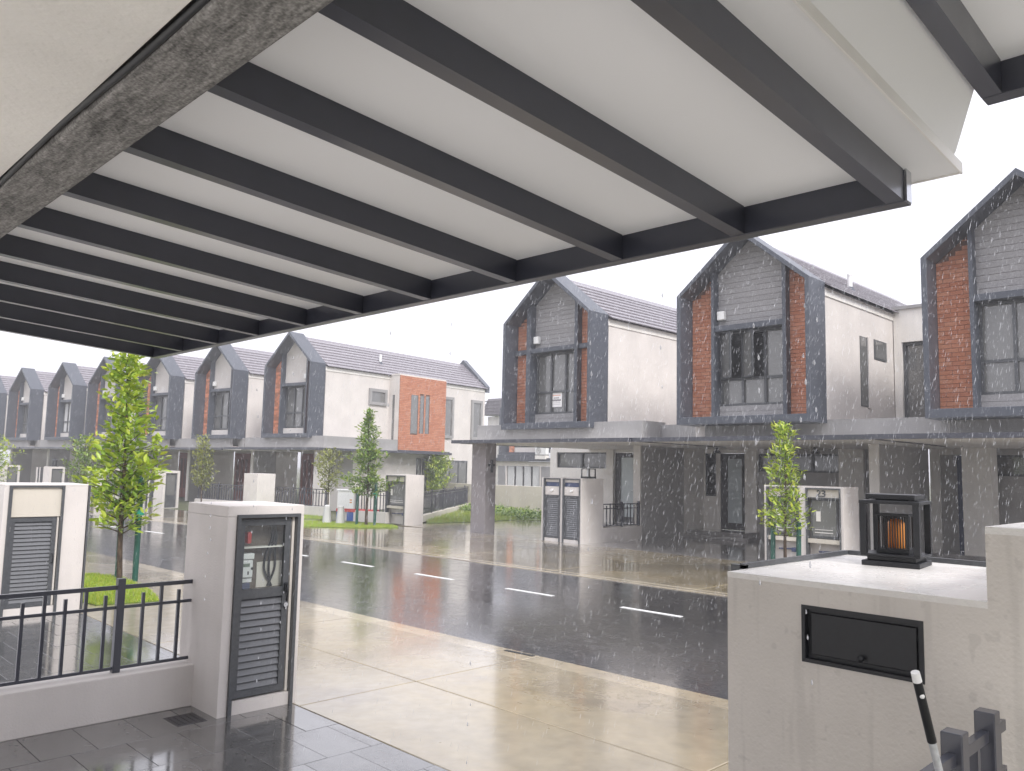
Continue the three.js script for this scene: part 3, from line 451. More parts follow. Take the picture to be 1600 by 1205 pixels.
// ---------------------------------------------------------------- gate pillars
// cabinet door of horizontal slats in local axes: x 0..w, y y0..y1, front z = 0
function louvreDoor(parent, w, y0, y1, n, o = {}) {
  const d = part(o.name ?? 'louvre_door', parent, M.alu, bx(0, 0.05, y0, y1, -0.03, 0), bx(w - 0.05, w, y0, y1, -0.03, 0), bx(0.05, w - 0.05, y1 - 0.05, y1, -0.03, -0.001), bx(0.05, w - 0.05, y0, y0 + 0.05, -0.03, -0.001), bx(0.02, w - 0.02, y0 + 0.02, (o.slatTop ?? y1) - 0.02, -0.05, -0.04));
  const h = ((o.slatTop ?? y1) - 0.05 - y0 - 0.05) / n;
  const g = clean(bx(0.05, w - 0.05, 0, 0.006, 0, 0.036).rotateX(0).applyMatrix4(new THREE.Matrix4().makeShear(0, 0, 0, 0, 0, 0))), geo = clean(ex([[0, 0], [h * 0.42, 0.0], [h * 0.5, h * 0.1], [0.006, h * 0.92], [0, h * 0.92]], 0.05, w - 0.05).rotateY(-Math.PI / 2).scale(-1, 1, 1));
  const p = geo.attributes.position, q = geo.attributes.normal; // mirrored: restore the winding
  for (let f = 0; f < p.count; f += 3) for (const a of [p, q]) { const t = [a.getX(f + 1), a.getY(f + 1), a.getZ(f + 1)]; a.setXYZ(f + 1, a.getX(f + 2), a.getY(f + 2), a.getZ(f + 2)); a.setXYZ(f + 2, ...t); }
  for (let i = 0; i < n; i++) { const m = fin(new THREE.Mesh(geo, M.aluLight)); m.name = 'slat'; m.position.set(0, y0 + 0.05 + i * h, -0.034); d.add(m); }
  return d;
}
// pillar whose cabinet looks towards +x: local z runs from 0 (camera side) to -L, face at x = 0, body behind it
function niche(parent, z0, z1, y0, y1, bodyW, L, H, m = M.white) { // body with a recess in its face
  part('pillar_body', parent, m, rb(-bodyW, 0, y1, H, -L, 0, 0.006), rb(-bodyW, 0, 0, y1 - 0.0005, z0, 0, 0.004), rb(-bodyW, 0, 0, y1 - 0.0005, -L, z1, 0.004), bx(-bodyW, -0.001, 0, y0, z1, z0), bx(-bodyW, -0.14, y0, y1, z1, z0));
}
{ // near pillar with the electricity meter
  const p = thing('meter_pillar', 'white pillar with glazed electricity meter door and grey slats', 'meter pillar', [-5.87, 0, -2.835]);
  niche(p, -0.075, -0.605, 0.1, 1.462, 0.71, 0.645, 1.545);
  part('door_frame', p, M.alu, bx(-0.05, 0.022, 0, 1.478, -0.075, -0.102), bx(-0.05, 0.022, 0, 1.478, -0.578, -0.605), bx(-0.05, 0.0215, 1.452, 1.478, -0.102, -0.578));
  part('door_jamb', p, M.taupe, bx(-0.10, -0.02, 0.105, 1.45, -0.555, -0.575));
  const d = new THREE.Group(); d.name = 'cabinet_door'; d.position.set(-0.02, 0, -0.105); d.rotation.y = Math.PI / 2; p.add(d);
  const w = 0.44, ld = louvreDoor(d, w, 0.115, 1.44, 13, { slatTop: 0.88 });
  part('rail', ld, M.alu, bx(0.05, w - 0.05, 0.84, 0.91, -0.03, -0.001));
  part('pane', ld, M.clearGlass, bx(0.04, w - 0.04, 0.90, 1.40, -0.018, -0.014));
  part('handle', ld, M.black, rb(w - 0.042, w - 0.01, 0.86, 0.94, 0, 0.02, 0.006), tube([[w - 0.025, 0.92, 0.02], [w - 0.03, 0.91, 0.04], [w - 0.03, 0.85, 0.045], [w - 0.028, 0.80, 0.035]], 0.008, 12));
  part('lock', ld, M.chrome, cyl([w - 0.025, 0.77, 0], [w - 0.025, 0.77, 0.02], 0.018), bx(w - 0.03, w - 0.02, 0.735, 0.775, 0.012, 0.022));
  part('hinge', ld, M.plastic, bx(-0.008, 0.004, 1.27, 1.35, -0.01, 0.006), bx(-0.008, 0.004, 0.74, 0.82, -0.01, 0.006), bx(-0.008, 0.004, 0.19, 0.27, -0.01, 0.006));
  // what stands behind the glass
  const back = part('meter_board', p, M.board, bx(-0.139, -0.132, 0.62, 1.46, -0.6, -0.08), bx(-0.135, -0.08, 0.89, 0.905, -0.55, -0.1));
  part('upper_board', p, M.taupe, bx(-0.131, -0.12, 0.64, 1.1, -0.56, -0.32));
  const mt = part('electricity_meter', p, M.plastic, rb(-0.13, -0.075, 0.99, 1.125, -0.265, -0.15, 0.01), rb(-0.13, -0.07, 1.13, 1.175, -0.27, -0.145, 0.006), bx(-0.13, -0.09, 0.955, 0.985, -0.265, -0.15));
  part('display', mt, M.lcd, bx(-0.075, -0.072, 1.075, 1.10, -0.235, -0.17)); part('button', mt, M.black, bx(-0.075, -0.071, 1.015, 1.04, -0.23, -0.22), cyl([-0.078, 1.06, -0.255], [-0.068, 1.06, -0.255], 0.01));
  part('breaker', p, M.navy, rb(-0.13, -0.08, 0.905, 0.95, -0.25, -0.17, 0.006)); part('fuse', p, M.red, rb(-0.13, -0.07, 1.25, 1.34, -0.24, -0.205, 0.01));
  part('shelf', p, M.lightGrey, bx(-0.13, -0.06, 1.215, 1.225, -0.55, -0.11));
  for (const [a, b] of [[-0.40, -0.37], [-0.44, -0.46], [-0.42, -0.41]]) part('cable', p, M.black, tube([[-0.1, 1.43, a], [-0.09, 1.28, a - 0.02], [-0.09, 1.2, (a + b) / 2], [-0.1, 1.05, b], [-0.11, 0.91, b + (a - b) * 2.5]], 0.009, 20, 6));
}
{ // the neighbour's pillar with the slatted bin cabinet
  const p = thing('bin_pillar', 'white pillar with full grey slatted door at left edge', 'gate pillar', [-11.06, 0, -2.56]);
  niche(p, -0.06, -0.64, 0.1, 1.535, 0.75, 0.92, 1.56);
  part('door_frame', p, M.alu, bx(-0.05, 0.022, 0, 1.545, -0.05, -0.085), bx(-0.05, 0.022, 0, 1.545, -0.62, -0.65), bx(-0.05, 0.0215, 1.52, 1.545, -0.085, -0.62));
  part('edge_trim', p, M.alu, bx(-0.3, 0.02, 0, 1.55, -0.925, -0.945));
  part('infill_panel', p, M.cream, bx(-0.12, -0.006, 1.17, 1.52, -0.085, -0.62));
  const d = new THREE.Group(); d.name = 'cabinet_door'; d.position.set(-0.015, 0, -0.09); d.rotation.y = Math.PI / 2; p.add(d);
  const ld = louvreDoor(d, 0.5, 0.105, 1.16, 20); part('handle', ld, M.black, tube([[0.475, 0.72, 0.005], [0.475, 0.71, 0.035], [0.475, 0.62, 0.035], [0.475, 0.61, 0.005]], 0.007, 12)); part('hinge', ld, M.plastic, bx(-0.008, 0.004, 1.0, 1.06, -0.01, 0.006), bx(-0.008, 0.004, 0.2, 0.26, -0.01, 0.006));
  part('door_jamb', p, M.taupe, bx(-0.10, -0.02, 0.105, 1.17, -0.595, -0.615));
}
const font = await new FontLoader().loadAsync('fonts/droid/droid_sans_bold.typeface.json');
const digits = (s, size) => new TextGeometry(s, { font, size, depth: 0.012, curveSegments: 4 });
function lanternOn(name, label, pos, k) { // small gate lantern, in the far distance
  const l = thing(name, label, 'lantern', pos); part('cage', l, M.black, bx(-0.16 * k, 0.16 * k, 0, 0.05, -0.16 * k, 0.16 * k), bx(-0.15 * k, 0.15 * k, 0.24, 0.26, -0.15 * k, 0.15 * k), ...[[-1, -1], [1, -1], [1, 1], [-1, 1]].map(([a, b]) => bx(a * 0.14 * k - 0.012, a * 0.14 * k + 0.012, 0.05, 0.24, b * 0.14 * k - 0.012, b * 0.14 * k + 0.012))); part('bulb', l, M.plastic, cyl([0, 0.05, 0], [0, 0.3, 0], 0.05, 0.04)); return l;
}
{ // double slatted pillar of the corner house across the road: face to the road
  const p = thing('bin_pillar', 'white pillar with two slatted grey doors facing the road', 'gate pillar', [-15.02, 0, -16.05]);
  const W = 1.39, H = 1.66;
  part('pillar_body', p, M.white, bx(0, 0.07, 0, H, -0.89, 0), bx(0.66, 0.75, 0, H, -0.89, 0), bx(W - 0.04, W, 0, H, -0.89, 0), bx(0.07, 0.66, 0, H, -0.89, -0.16), bx(0.75, W - 0.04, 0, H, -0.89, -0.16), bx(0.07, 0.66, 0, 0.08, -0.16, -0.01), bx(0.75, W - 0.04, 0, 0.08, -0.16, -0.01), bx(0.07, 0.66, H - 0.11, H - 0.04, -0.16, -0.03), bx(0.75, W - 0.04, H - 0.11, H - 0.04, -0.16, -0.03));
  for (const x of [0.08, 0.76]) {
    part('door_frame', p, M.alu, bx(x - 0.01, x + 0.03, 0, H - 0.01, -0.06, 0.02), bx(x + 0.55, x + 0.59, 0, H - 0.01, -0.06, 0.02), bx(x + 0.03, x + 0.55, H - 0.045, H - 0.012, -0.06, 0.019));
    part('slot', p, M.navy, bx(x + 0.03, x + 0.55, H - 0.22, H - 0.12, -0.09, -0.05)); const ip = part('infill_panel', p, M.white, bx(x + 0.03, x + 0.55, H - 0.45, H - 0.23, -0.1, -0.015)); part('knob', ip, M.plastic, cyl([x + 0.29, H - 0.33, -0.015], [x + 0.29, H - 0.33, 0.03], 0.035));
    const d = new THREE.Group(); d.name = 'cabinet_door'; d.position.set(x + 0.035, 0, -0.02); p.add(d); louvreDoor(d, 0.5, 0.09, H - 0.46, 19);
  }
  lanternOn('gate_lantern', 'small black lantern on the double slatted pillar', [-13.95, 1.66, -16.7], 0.9);
}
function meterPillar(pos, turn, label, W, cells, num, numAt) { // pillar with open meter niches, face to +z
  const p = thing('meter_pillar', label, 'meter pillar', pos, turn), H = 1.65, dp = 0.73;
  const geos = [bx(0, 0.05, 0, H, -dp, 0), bx(W - 0.05, W, 0, H, -dp, 0), bx(0.05, W - 0.05, H - 0.03, H, -dp, 0), bx(0.05, W - 0.05, 0, H - 0.03, -dp, -0.2)];
  const cw = (W - 0.1) / cells;
  for (let i = 1; i < cells; i++) geos.push(bx(0.05 + i * cw - 0.07, 0.05 + i * cw + 0.07, 0, H - 0.03, -0.2, 0));
  part('pillar_body', p, M.white, ...geos);
  for (let i = 0; i < cells; i++) {
    const a = 0.05 + i * cw + (i ? 0.07 : 0), b = 0.05 + (i + 1) * cw - (i < cells - 1 ? 0.07 : 0);
    part('niche_trim', p, M.alu, bx(a, a + 0.03, 0, H - 0.03, -0.12, 0.015), bx(b - 0.03, b, 0, H - 0.03, -0.12, 0.015), bx(a + 0.03, b - 0.03, H - 0.06, H - 0.031, -0.12, 0.014), bx(a + 0.03, b - 0.03, H - 0.24, H - 0.22, -0.12, 0.012));
    part('number_panel', p, M.cream, bx(a + 0.03, b - 0.03, H - 0.22, H - 0.06, -0.15, -0.04));
    part('niche_shelf', p, M.cream, bx(a + 0.03, b - 0.03, 0.52, 0.6, -0.15, -0.01));
    const win = part('meter_window', p, M.alu, bx(a + 0.07, b - 0.1, 0.62, H - 0.25, -0.12, -0.09)); part('pane', win, M.glass, bx(a + 0.1, b - 0.13, 0.66, H - 0.29, -0.09, -0.083)); part('meter_dial', win, M.lightGrey, bx(a + 0.18, a + 0.27, 0.95, 1.15, -0.085, -0.075), bx(a + 0.15, b - 0.2, 0.72, 0.735, -0.085, -0.075), bx(a + 0.15, b - 0.2, 0.78, 0.79, -0.085, -0.075));
    part('water_tap', p, M.navy, cyl([a + 0.2, 0.34, -0.15], [b - 0.12, 0.36, -0.1], 0.018), rb(b - 0.2, b - 0.09, 0.3, 0.39, -0.14, -0.03, 0.02));
  }
  if (num) part('house_number', p, M.alu, digits(num, 0.13).translate(numAt, H - 0.205, -0.039));
  return p;
}
meterPillar([-8.54, 0, -16.0], 0, 'wide white pillar with two meter niches behind the thin tree', 1.68, 2, '23', 1.12);
{ const [x, z] = LW(8.13, 1.75); const p = meterPillar([-22.15, 0, -16.1], 0.0, 'white pillar with one meter niche at the end of the lawn fence', 1.2, 1, '21', 0.6); p.scale.set(0.93, 0.97, 1); }
// gate pillars of the row on the left
{
  const mk = (x, z, label) => { const [wx, wz] = LW(x, z); const p = thing('gate_pillar', label, 'gate pillar', [wx, -0.12, wz], TH, 'gate pillars of the far row'); return p; };
  const p = mk(1.0, 2.4, 'plain white gate pillar in front of the dark porch wall'); part('pillar_body', p, M.white, rb(-0.1, 0.75, 0, 1.6, -0.8, 0, 0.008), bx(-0.14, -0.1, 0, 1.58, -0.7, -0.1));
  const q = mk(-3.9, 2.9, 'white framed gate pillar with glazed grey door beyond the road'); part('pillar_body', q, M.white, bx(-0.7, 0, 1.5, 1.6, -0.72, 0), bx(-0.7, 0, 0, 1.5, -0.1, 0), bx(-0.7, 0, 0, 1.5, -0.72, -0.62), bx(-0.7, -0.15, 0, 1.5, -0.62, -0.1), bx(-0.15, 0, 0, 0.08, -0.62, -0.1), bx(-1.15, -1.05, 0, 1.55, -0.1, 0), bx(-1.5, -1.38, 0, 1.55, -0.1, 0)); part('pillar_trim', q, M.alu, bx(-1.02, -0.98, 0, 1.55, -0.1, 0.01), bx(-1.3, -1.26, 0, 1.55, -0.1, 0.01)); const dd = part('door', q, M.alu, bx(-0.12, -0.06, 0.08, 1.5, -0.62, -0.1)); part('pane', dd, M.glass, bx(-0.06, -0.052, 0.6, 1.42, -0.54, -0.18));
  const names = ['white framed gate pillar hidden behind the leafy tree', 'white framed gate pillar above the slatted pillar, left of the tree', 'farthest white framed gate pillar at the left edge'];
  [-9.2, -14.6, -19.8].forEach((x, i) => { const [wx, wz] = LW(x, 2.75); copy(q, names[i], [wx, -0.12, wz], TH); });
}

// ---------------------------------------------------------------- fences
// railing along local x from 0 to L, between y0 and y1
function railing(parent, L, y0, y1, step, r, posts, second = 0.12) {
  part('top_rail', parent, M.steel, bx(0, L, y1 - 0.03, y1, -r, r)); part('middle_rail', parent, M.steel, bx(0, L, y1 - second - 0.022, y1 - second, -r * 0.9, r * 0.9)); part('bottom_rail', parent, M.steel, bx(0, L, y0 + 0.02, y0 + 0.042, -r * 0.9, r * 0.9));
  const long = clean(bx(-r, r, y0 + 0.04, y1 - 0.03, -r, r)), short = clean(bx(-r, r, y0 + 0.04, y1 - second * 0.45, -r * 0.98, r * 0.98));
  let k = 0; for (let x = step * 0.6; x < L; x += step, k++) { if (posts.some((q) => Math.abs(q - x) < 0.06)) continue; const m = fin(new THREE.Mesh(k % 2 ? short : long, M.steel)); m.name = 'baluster'; m.position.x = x; parent.add(m); }
  const pg = clean(rb(-0.027, 0.027, y0, y1 + 0.05, -0.027, 0.027, 0.004)); for (const q of posts) { const m = fin(new THREE.Mesh(pg, M.steel)); m.name = 'post'; m.position.x = q; parent.add(m); }
}
{ // party fence beside the meter pillar
  const w = single('low_wall', 'low white wall under the near black railing', 'wall', M.white, [rb(-6.62, -6.3, 0, 0.315, -2.95, 2.4, 0.012)]);
  const f = thing('railing', 'black steel railing on the low wall beside the meter pillar', 'railing', [-6.42, 0, -2.95], -Math.PI / 2);
  railing(f, 4.6, 0.315, 0.945, 0.135, 0.011, [0.08, 0.655, 1.475, 2.3, 3.1], 0.15);
}
{ const f = thing('railing', 'short grey railing on a low wall behind the double slatted pillar', 'railing', [-13.72, 0, -16.95], Math.PI / 2); railing(f, 1.72, 0.38, 1.0, 0.15, 0.012, [0.9, 1.66], 0.12); single('low_wall', 'low white wall behind the double slatted pillar', 'wall', M.white, [bx(-13.86, -13.64, 0, 0.38, -16.94, -18.65)]); }
function runFence(a, b, y0, y1, wallH, labelF, labelW, posts, wallMat = M.white, step = 0.16) {
  const [ax, az] = LW(...a), [bx_, bz] = LW(...b), L = Math.hypot(bx_ - ax, bz - az), t = Math.atan2(-(bz - az), bx_ - ax);
  const f = thing('railing', labelF, 'railing', [ax, 0, az], t); railing(f, L, y0, y1, step, 0.012, posts, 0.14);
  if (labelW) single('low_wall', labelW, 'wall', wallMat, [bx(0, L, 0, wallH, -0.1, 0.1)], [ax, 0, az], t);
}
runFence([8.7, 1.0], [1.75, -10.4], 0.22, 1.02, 0.22, 'black railing along the lawn beside the brick-sided house', 'low pale kerb wall of the lawn railing', [2.3, 4.6, 7.2, 9.8, 12.2], M.cream);
runFence([6.2, 2.15], [8.3, 2.0], 0.3, 1.05, 0.36, 'black railing behind the conical tree', 'low white wall behind the conical tree', [0.7, 1.6], M.white, 0.14);
runFence([-3.5, 1.6], [4.6, 1.4], 0.34, 0.98, 0.34, 'black railing in front of the red-doored porch', 'low white wall in front of the red-doored porch', [1.5, 3.2, 5.0, 6.8, 8.0]);
runFence([-9.0, 2.4], [-5.6, 2.3], 0.3, 0.95, 0.3, 'black railing left of the white framed pillar', 'low white wall left of the white framed pillar', [0.6, 2, 3.2]);

// ---------------------------------------------------------------- verge, lawn, weeds
const LEAF = (() => { // one leaf, folded on its midrib, 1 long
  const g = new THREE.BufferGeometry(), P = [], s = [[0, 0], [0.2, 0.14], [0.45, 0.2], [0.72, 0.14], [1, 0]], I = [];
  s.forEach(([l, w]) => { const dr = -0.10 * l * l; P.push(l, dr, 0, l, dr + w * 0.35, w, l, dr + w * 0.35, -w); });
  for (let i = 0; i < 4; i++) { const a = i * 3, b = a + 3; I.push(a, a + 1, b + 1, a, b + 1, b, a, b + 2, a + 2, a, b, b + 2); }
  g.setAttribute('position', new THREE.Float32BufferAttribute(P, 3)); g.setIndex(I); g.computeVertexNormals(); const u = new Float32Array(P.length / 3 * 2); g.setAttribute('uv', new THREE.BufferAttribute(u, 2)); return g;
})();
const leafMat = (r, g, b) => new THREE.MeshPhysicalMaterial({ color: S(r, g, b), roughness: 0.38, transmission: 0.35, thickness: 0, side: THREE.DoubleSide });
M.leafI = leafMat(1, 1, 1);
M.leaves = [[0.22, 0.36, 0.03], [0.33, 0.47, 0.04], [0.50, 0.60, 0.06], [0.11, 0.22, 0.03]].map((c) => leafMat(...c));
function inst(name, parent, geo, mat, list, colours, label) {
  const m = fin(new THREE.InstancedMesh(geo, mat, list.length)); m.name = parent === scene ? numbered(name) : name; list.forEach((x, i) => { m.setMatrixAt(i, x); if (colours) m.setColorAt(i, colours[i]); });
  m.userData = { kind: 'stuff', ...(label ? { label } : {}) }; parent.add(m); return m;
}
const mat4 = (p, q, s) => new THREE.Matrix4().compose(p, q, s), V = (x, y, z) => new THREE.Vector3(x, y, z), Q = (x, y, z) => new THREE.Quaternion().setFromEuler(new THREE.Euler(x, y, z, 'YXZ'));
const inside = (p, x, z) => { let c = false; for (let i = 0, j = p.length - 1; i < p.length; j = i++) if ((p[i][1] > z) !== (p[j][1] > z) && x < (p[j][0] - p[i][0]) * (z - p[i][1]) / (p[j][1] - p[i][1]) + p[i][0]) c = !c; return c; };
const BLADE = (() => { const g = new THREE.BufferGeometry(); g.setAttribute('position', new THREE.Float32BufferAttribute([-0.5, 0, 0, 0.5, 0, 0, 0.28, 0.6, 0.12, -0.28, 0.6, 0.12, 0, 1, 0.4], 3)); g.setIndex([0, 1, 2, 0, 2, 3, 3, 2, 4]); g.computeVertexNormals(); g.setAttribute('uv', new THREE.Float32BufferAttribute(new Array(10).fill(0), 2)); return g; })();
function lawn(name, poly, n, h, label, cols) {
  struct('turf', M.turf, flat(poly, -0.1, 0.014));
  const xs = poly.map((p) => p[0]), zs = poly.map((p) => p[1]), L = [], C = [], x0 = Math.min(...xs), x1 = Math.max(...xs), z0 = Math.min(...zs), z1 = Math.max(...zs);
  while (L.length < n) { const x = rr(x0, x1), z = rr(z0, z1); if (!inside(poly, x, z)) continue; const k = fbm(x * 0.11, z * 0.11, 64, 9, 3), s = h * rr(0.5, 1.3) * (0.6 + 0.8 * k); L.push(mat4(V(x, 0.01, z), Q(rr(-0.5, 0.5), rr(0, 6.3), rr(-0.4, 0.4)), V(0.006 * rr(0.7, 1.5), s, s))); const c = pick(cols); C.push(S(c[0] * rr(0.8, 1.2), c[1] * rr(0.85, 1.15), c[2])); }
  const m = inst(name, scene, BLADE, M.leafI, L, C, label); m.userData.category = 'grass'; return m;
}
const GR = [[0.36, 0.48, 0.04], [0.45, 0.56, 0.05], [0.52, 0.56, 0.09], [0.24, 0.38, 0.03]];
lawn('verge_grass', [[-11.3, -3.75], [-11.15, -4.5], [-12.1, -4.75], [-13.6, -4.9], [-14.4, -4.7], [-14.3, -4.0], [-13, -3.7], [-12.2, -3.62]], 20000, 0.042, 'bright grass patch round the foot of the leafy young tree', GR);
lawn('verge_grass', [[-22.0, -12.7], [-20.6, -14.1], [-20.15, -15.2], [-20.9, -15.65], [-22.3, -15.5], [-24.2, -14.2], [-24.8, -12.9], [-23.5, -12.3]], 22000, 0.05, 'bright grass verge round the conical tree and two white marker posts', GR);
lawn('verge_grass', [[-25.6, -13.9], [-24.4, -15.2], [-26.2, -16.4], [-30.5, -16.2], [-32, -14.6], [-29, -13.6]], 10000, 0.06, 'grass strip in front of the low white porch wall', GR);
lawn('side_lawn', [[-21.3, -17.2], [-21.1, -19.6], [-21.32, -21.5], [-26, -25.2], [-30.8, -28.5], [-31.4, -27.4], [-26.5, -21.6]], 26000, 0.11, 'lawn along the railing of the brick-sided house', [[0.36, 0.44, 0.07], [0.48, 0.50, 0.11], [0.28, 0.40, 0.05]]);
{ // weeds at the foot of the boundary wall
  const L = [], C = []; for (let i = 0; i < 9000; i++) { const t = rnd(), x = -21.2 - t * 6.6 + rr(-0.2, 0.3), z = -21.6 - t * 1.9 - rr(0, 2.2), hh = 0.05 + 0.20 * Math.pow(fbm(x * 0.3, z * 0.3, 32, 77, 3), 1.6) * (0.7 + 0.6 * rnd()); L.push(mat4(V(x, rr(0.0, hh * 1.6), z), Q(rr(-0.7, 0.7), rr(0, 6.3), rr(-0.2, 1.2)), V(1, 1, 1).multiplyScalar(rr(0.06, 0.13)))); const c = pick([[0.17, 0.29, 0.03], [0.27, 0.40, 0.04], [0.34, 0.42, 0.05], [0.09, 0.19, 0.02]]); C.push(S(...c)); }
  const m = inst('weeds', scene, LEAF, M.leafI, L, C, 'bright green weeds along the foot of the boundary wall'); m.userData.category = 'weeds';
  struct('turf', M.turf, flat([[-20.9, -21.4], [-28, -23.4], [-29, -26], [-20.0, -25.4], [-20.2, -22.6]], -0.1, 0.016));
}
struct('garden_path', M.concreteWet, flat([[-23.9, -14.25], [-24.5, -15.15], [-25.6, -13.95], [-25, -12.9]], -0.1, 0.006));
single('boundary_wall', 'long pale boundary wall behind the weeds', 'wall', M.cream, [rb(-36, -19.9, 0, 1.13, -25.7, -25.5, 0.01)]);

// ---------------------------------------------------------------- trees
function leafCluster(out, tip, dir, n, size, spread, tone) {
  for (let i = 0; i < n; i++) {
    const a = rr(0, 6.283), up = rr(-0.35, 0.75), d = V(Math.cos(a), up, Math.sin(a)).addScaledVector(dir, 0.8).normalize();
    const p = tip.clone().add(V(rr(-1, 1), rr(-1, 1), rr(-1, 1)).multiplyScalar(spread)), s = size * rr(0.6, 1.15), q = new THREE.Quaternion().setFromUnitVectors(V(1, 0, 0), d).multiply(Q(rr(-0.7, 0.7), 0, rr(-0.25, 0.1)));
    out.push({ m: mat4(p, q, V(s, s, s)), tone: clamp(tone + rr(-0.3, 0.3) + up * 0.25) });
  }
}
function tree(name, label, category, base, o) {
  seed = o.seed; const t = thing(name, label, category, base), H = o.h, r = o.r, lean = o.lean ?? [0, 0];
  const axis = (y) => V(lean[0] * (y / H) + Math.sin(y * 2.1 + o.seed) * 0.02, y, lean[1] * (y / H) + Math.cos(y * 1.7 + o.seed) * 0.02);
  const tg = []; const N = 9; for (let i = 0; i < N; i++) { const a = axis(H * 0.96 * i / N), b = axis(H * 0.96 * (i + 1) / N + 0.01); tg.push(cyl(a.toArray(), b.toArray(), r * (1 - 0.85 * i / N), r * (1 - 0.85 * (i + 1) / N), 9)); }
  part('trunk', t, M.bark, ...tg);
  const br = [], leaves = [];
  for (let i = 0; i < o.branches; i++) {
    const f = (i + rnd() * 0.8) / o.branches, y = o.y0 + (H - o.y0) * f * 0.97, wid = o.profile(f), az = i * 2.4 + rr(-0.5, 0.5), a = axis(y), el = o.rise + rr(-0.15, 0.25);
    if (wid * (0.65 + 0.5 * hash(i, o.seed, 1)) < 0.05) { leafCluster(leaves, a, V(0, 1, 0), o.per, o.leaf, 0.05, 0.6); continue; }
    const len = wid * rr(0.6, 1.12), d = V(Math.cos(az), el, Math.sin(az)).normalize(), b = a.clone().addScaledVector(d, len);
    br.push(cyl(a.toArray(), b.toArray(), r * 0.28 * (1 - f * 0.6), r * 0.08, 5));
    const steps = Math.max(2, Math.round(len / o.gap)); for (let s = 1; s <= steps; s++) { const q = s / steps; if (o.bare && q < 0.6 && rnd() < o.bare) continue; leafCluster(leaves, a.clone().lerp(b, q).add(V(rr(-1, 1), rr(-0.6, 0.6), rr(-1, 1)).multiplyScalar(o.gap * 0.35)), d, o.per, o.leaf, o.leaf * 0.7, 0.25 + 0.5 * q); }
  }
  part('branches', t, M.bark, ...br);
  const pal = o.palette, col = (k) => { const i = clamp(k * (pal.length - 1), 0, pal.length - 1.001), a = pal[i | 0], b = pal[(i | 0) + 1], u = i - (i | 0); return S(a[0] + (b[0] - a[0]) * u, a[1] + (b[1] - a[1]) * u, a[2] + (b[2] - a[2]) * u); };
  let rest = leaves;
  if (o.single) { // the leaves nearest the camera, one by one
    const cam = V(0, 1.87, 0).sub(V(...base)); leaves.forEach((l) => { const p = V().setFromMatrixPosition(l.m); l.d = p.distanceTo(cam); }); leaves.sort((a, b) => a.d - b.d);
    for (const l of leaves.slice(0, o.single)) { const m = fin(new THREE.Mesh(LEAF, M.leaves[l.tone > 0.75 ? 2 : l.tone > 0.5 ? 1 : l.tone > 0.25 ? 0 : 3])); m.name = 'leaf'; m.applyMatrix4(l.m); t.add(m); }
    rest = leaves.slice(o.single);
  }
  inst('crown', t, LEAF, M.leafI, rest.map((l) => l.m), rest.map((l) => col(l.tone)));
  return t;
}
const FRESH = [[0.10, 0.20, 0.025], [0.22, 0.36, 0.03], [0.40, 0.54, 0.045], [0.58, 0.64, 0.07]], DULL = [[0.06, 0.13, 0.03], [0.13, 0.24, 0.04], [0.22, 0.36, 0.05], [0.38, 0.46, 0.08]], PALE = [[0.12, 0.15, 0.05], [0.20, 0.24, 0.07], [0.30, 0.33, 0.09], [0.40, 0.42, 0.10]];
const column = (f) => (f < 0.1 ? 0.52 : f < 0.42 ? 0.74 - 0.45 * f + 0.05 * Math.sin(f * 55) : f < 0.55 ? 0.44 : 0.58 - 0.42 * f + 0.08 * Math.sin(f * 40));
tree('young_tree', 'tall leafy young tree with yellow-green leaves between two stakes', 'tree', [-13.2, 0, -4.7], { seed: 11, h: 3.70, r: 0.045, y0: 0.72, branches: 84, rise: 0.4, per: 10, leaf: 0.155, gap: 0.16, profile: column, palette: FRESH, single: 300, lean: [-0.35, 0.0] });
tree('young_tree', 'thin narrow tree in front of the wide two-niche pillar', 'tree', [-7.21, 0, -14.3], { seed: 23, h: 2.86, r: 0.035, y0: 0.72, branches: 56, rise: 0.6, per: 10, leaf: 0.115, gap: 0.12, profile: (f) => 0.50 - 0.40 * f + 0.06 * Math.sin(f * 30), palette: FRESH });
tree('young_tree', 'dark green conical tree on the grass verge', 'tree', [-21.4, 0, -14.9], { seed: 37, h: 3.66, r: 0.05, y0: 0.9, branches: 76, rise: 0.25, per: 15, leaf: 0.13, gap: 0.14, profile: (f) => 0.95 * (1 - f * 0.92) * (0.75 + 0.35 * Math.sin(f * 19)), palette: DULL, lean: [-0.1, 0] });
tree('young_tree', 'pale thin tree in front of the brick-sided house porch', 'tree', [-25.4, 0, -16.0], { seed: 41, h: 2.35, r: 0.03, y0: 0.75, branches: 52, rise: 1.0, per: 9, leaf: 0.10, gap: 0.13, bare: 0.4, profile: (f) => 0.75 * Math.sin(Math.PI * (0.2 + 0.75 * f)), palette: PALE });
tree('young_tree', 'sparse small tree before the plain white gate pillar', 'tree', [-29.8, 0, -13.3], { seed: 53, h: 2.75, r: 0.035, y0: 0.8, branches: 48, rise: 0.8, per: 10, leaf: 0.12, gap: 0.15, bare: 0.3, profile: (f) => 0.62 - 0.4 * f, palette: PALE });
tree('young_tree', 'bushy tree behind the lawn railing beside the large ground-floor window', 'tree', [-29.6, 0, -24.4], { seed: 61, h: 2.45, r: 0.04, y0: 0.5, branches: 70, rise: 0.8, per: 14, leaf: 0.12, gap: 0.15, profile: (f) => 1.0 * Math.sin(Math.PI * (0.22 + 0.7 * f)), palette: [DULL[1], DULL[2], FRESH[2], FRESH[3]] });
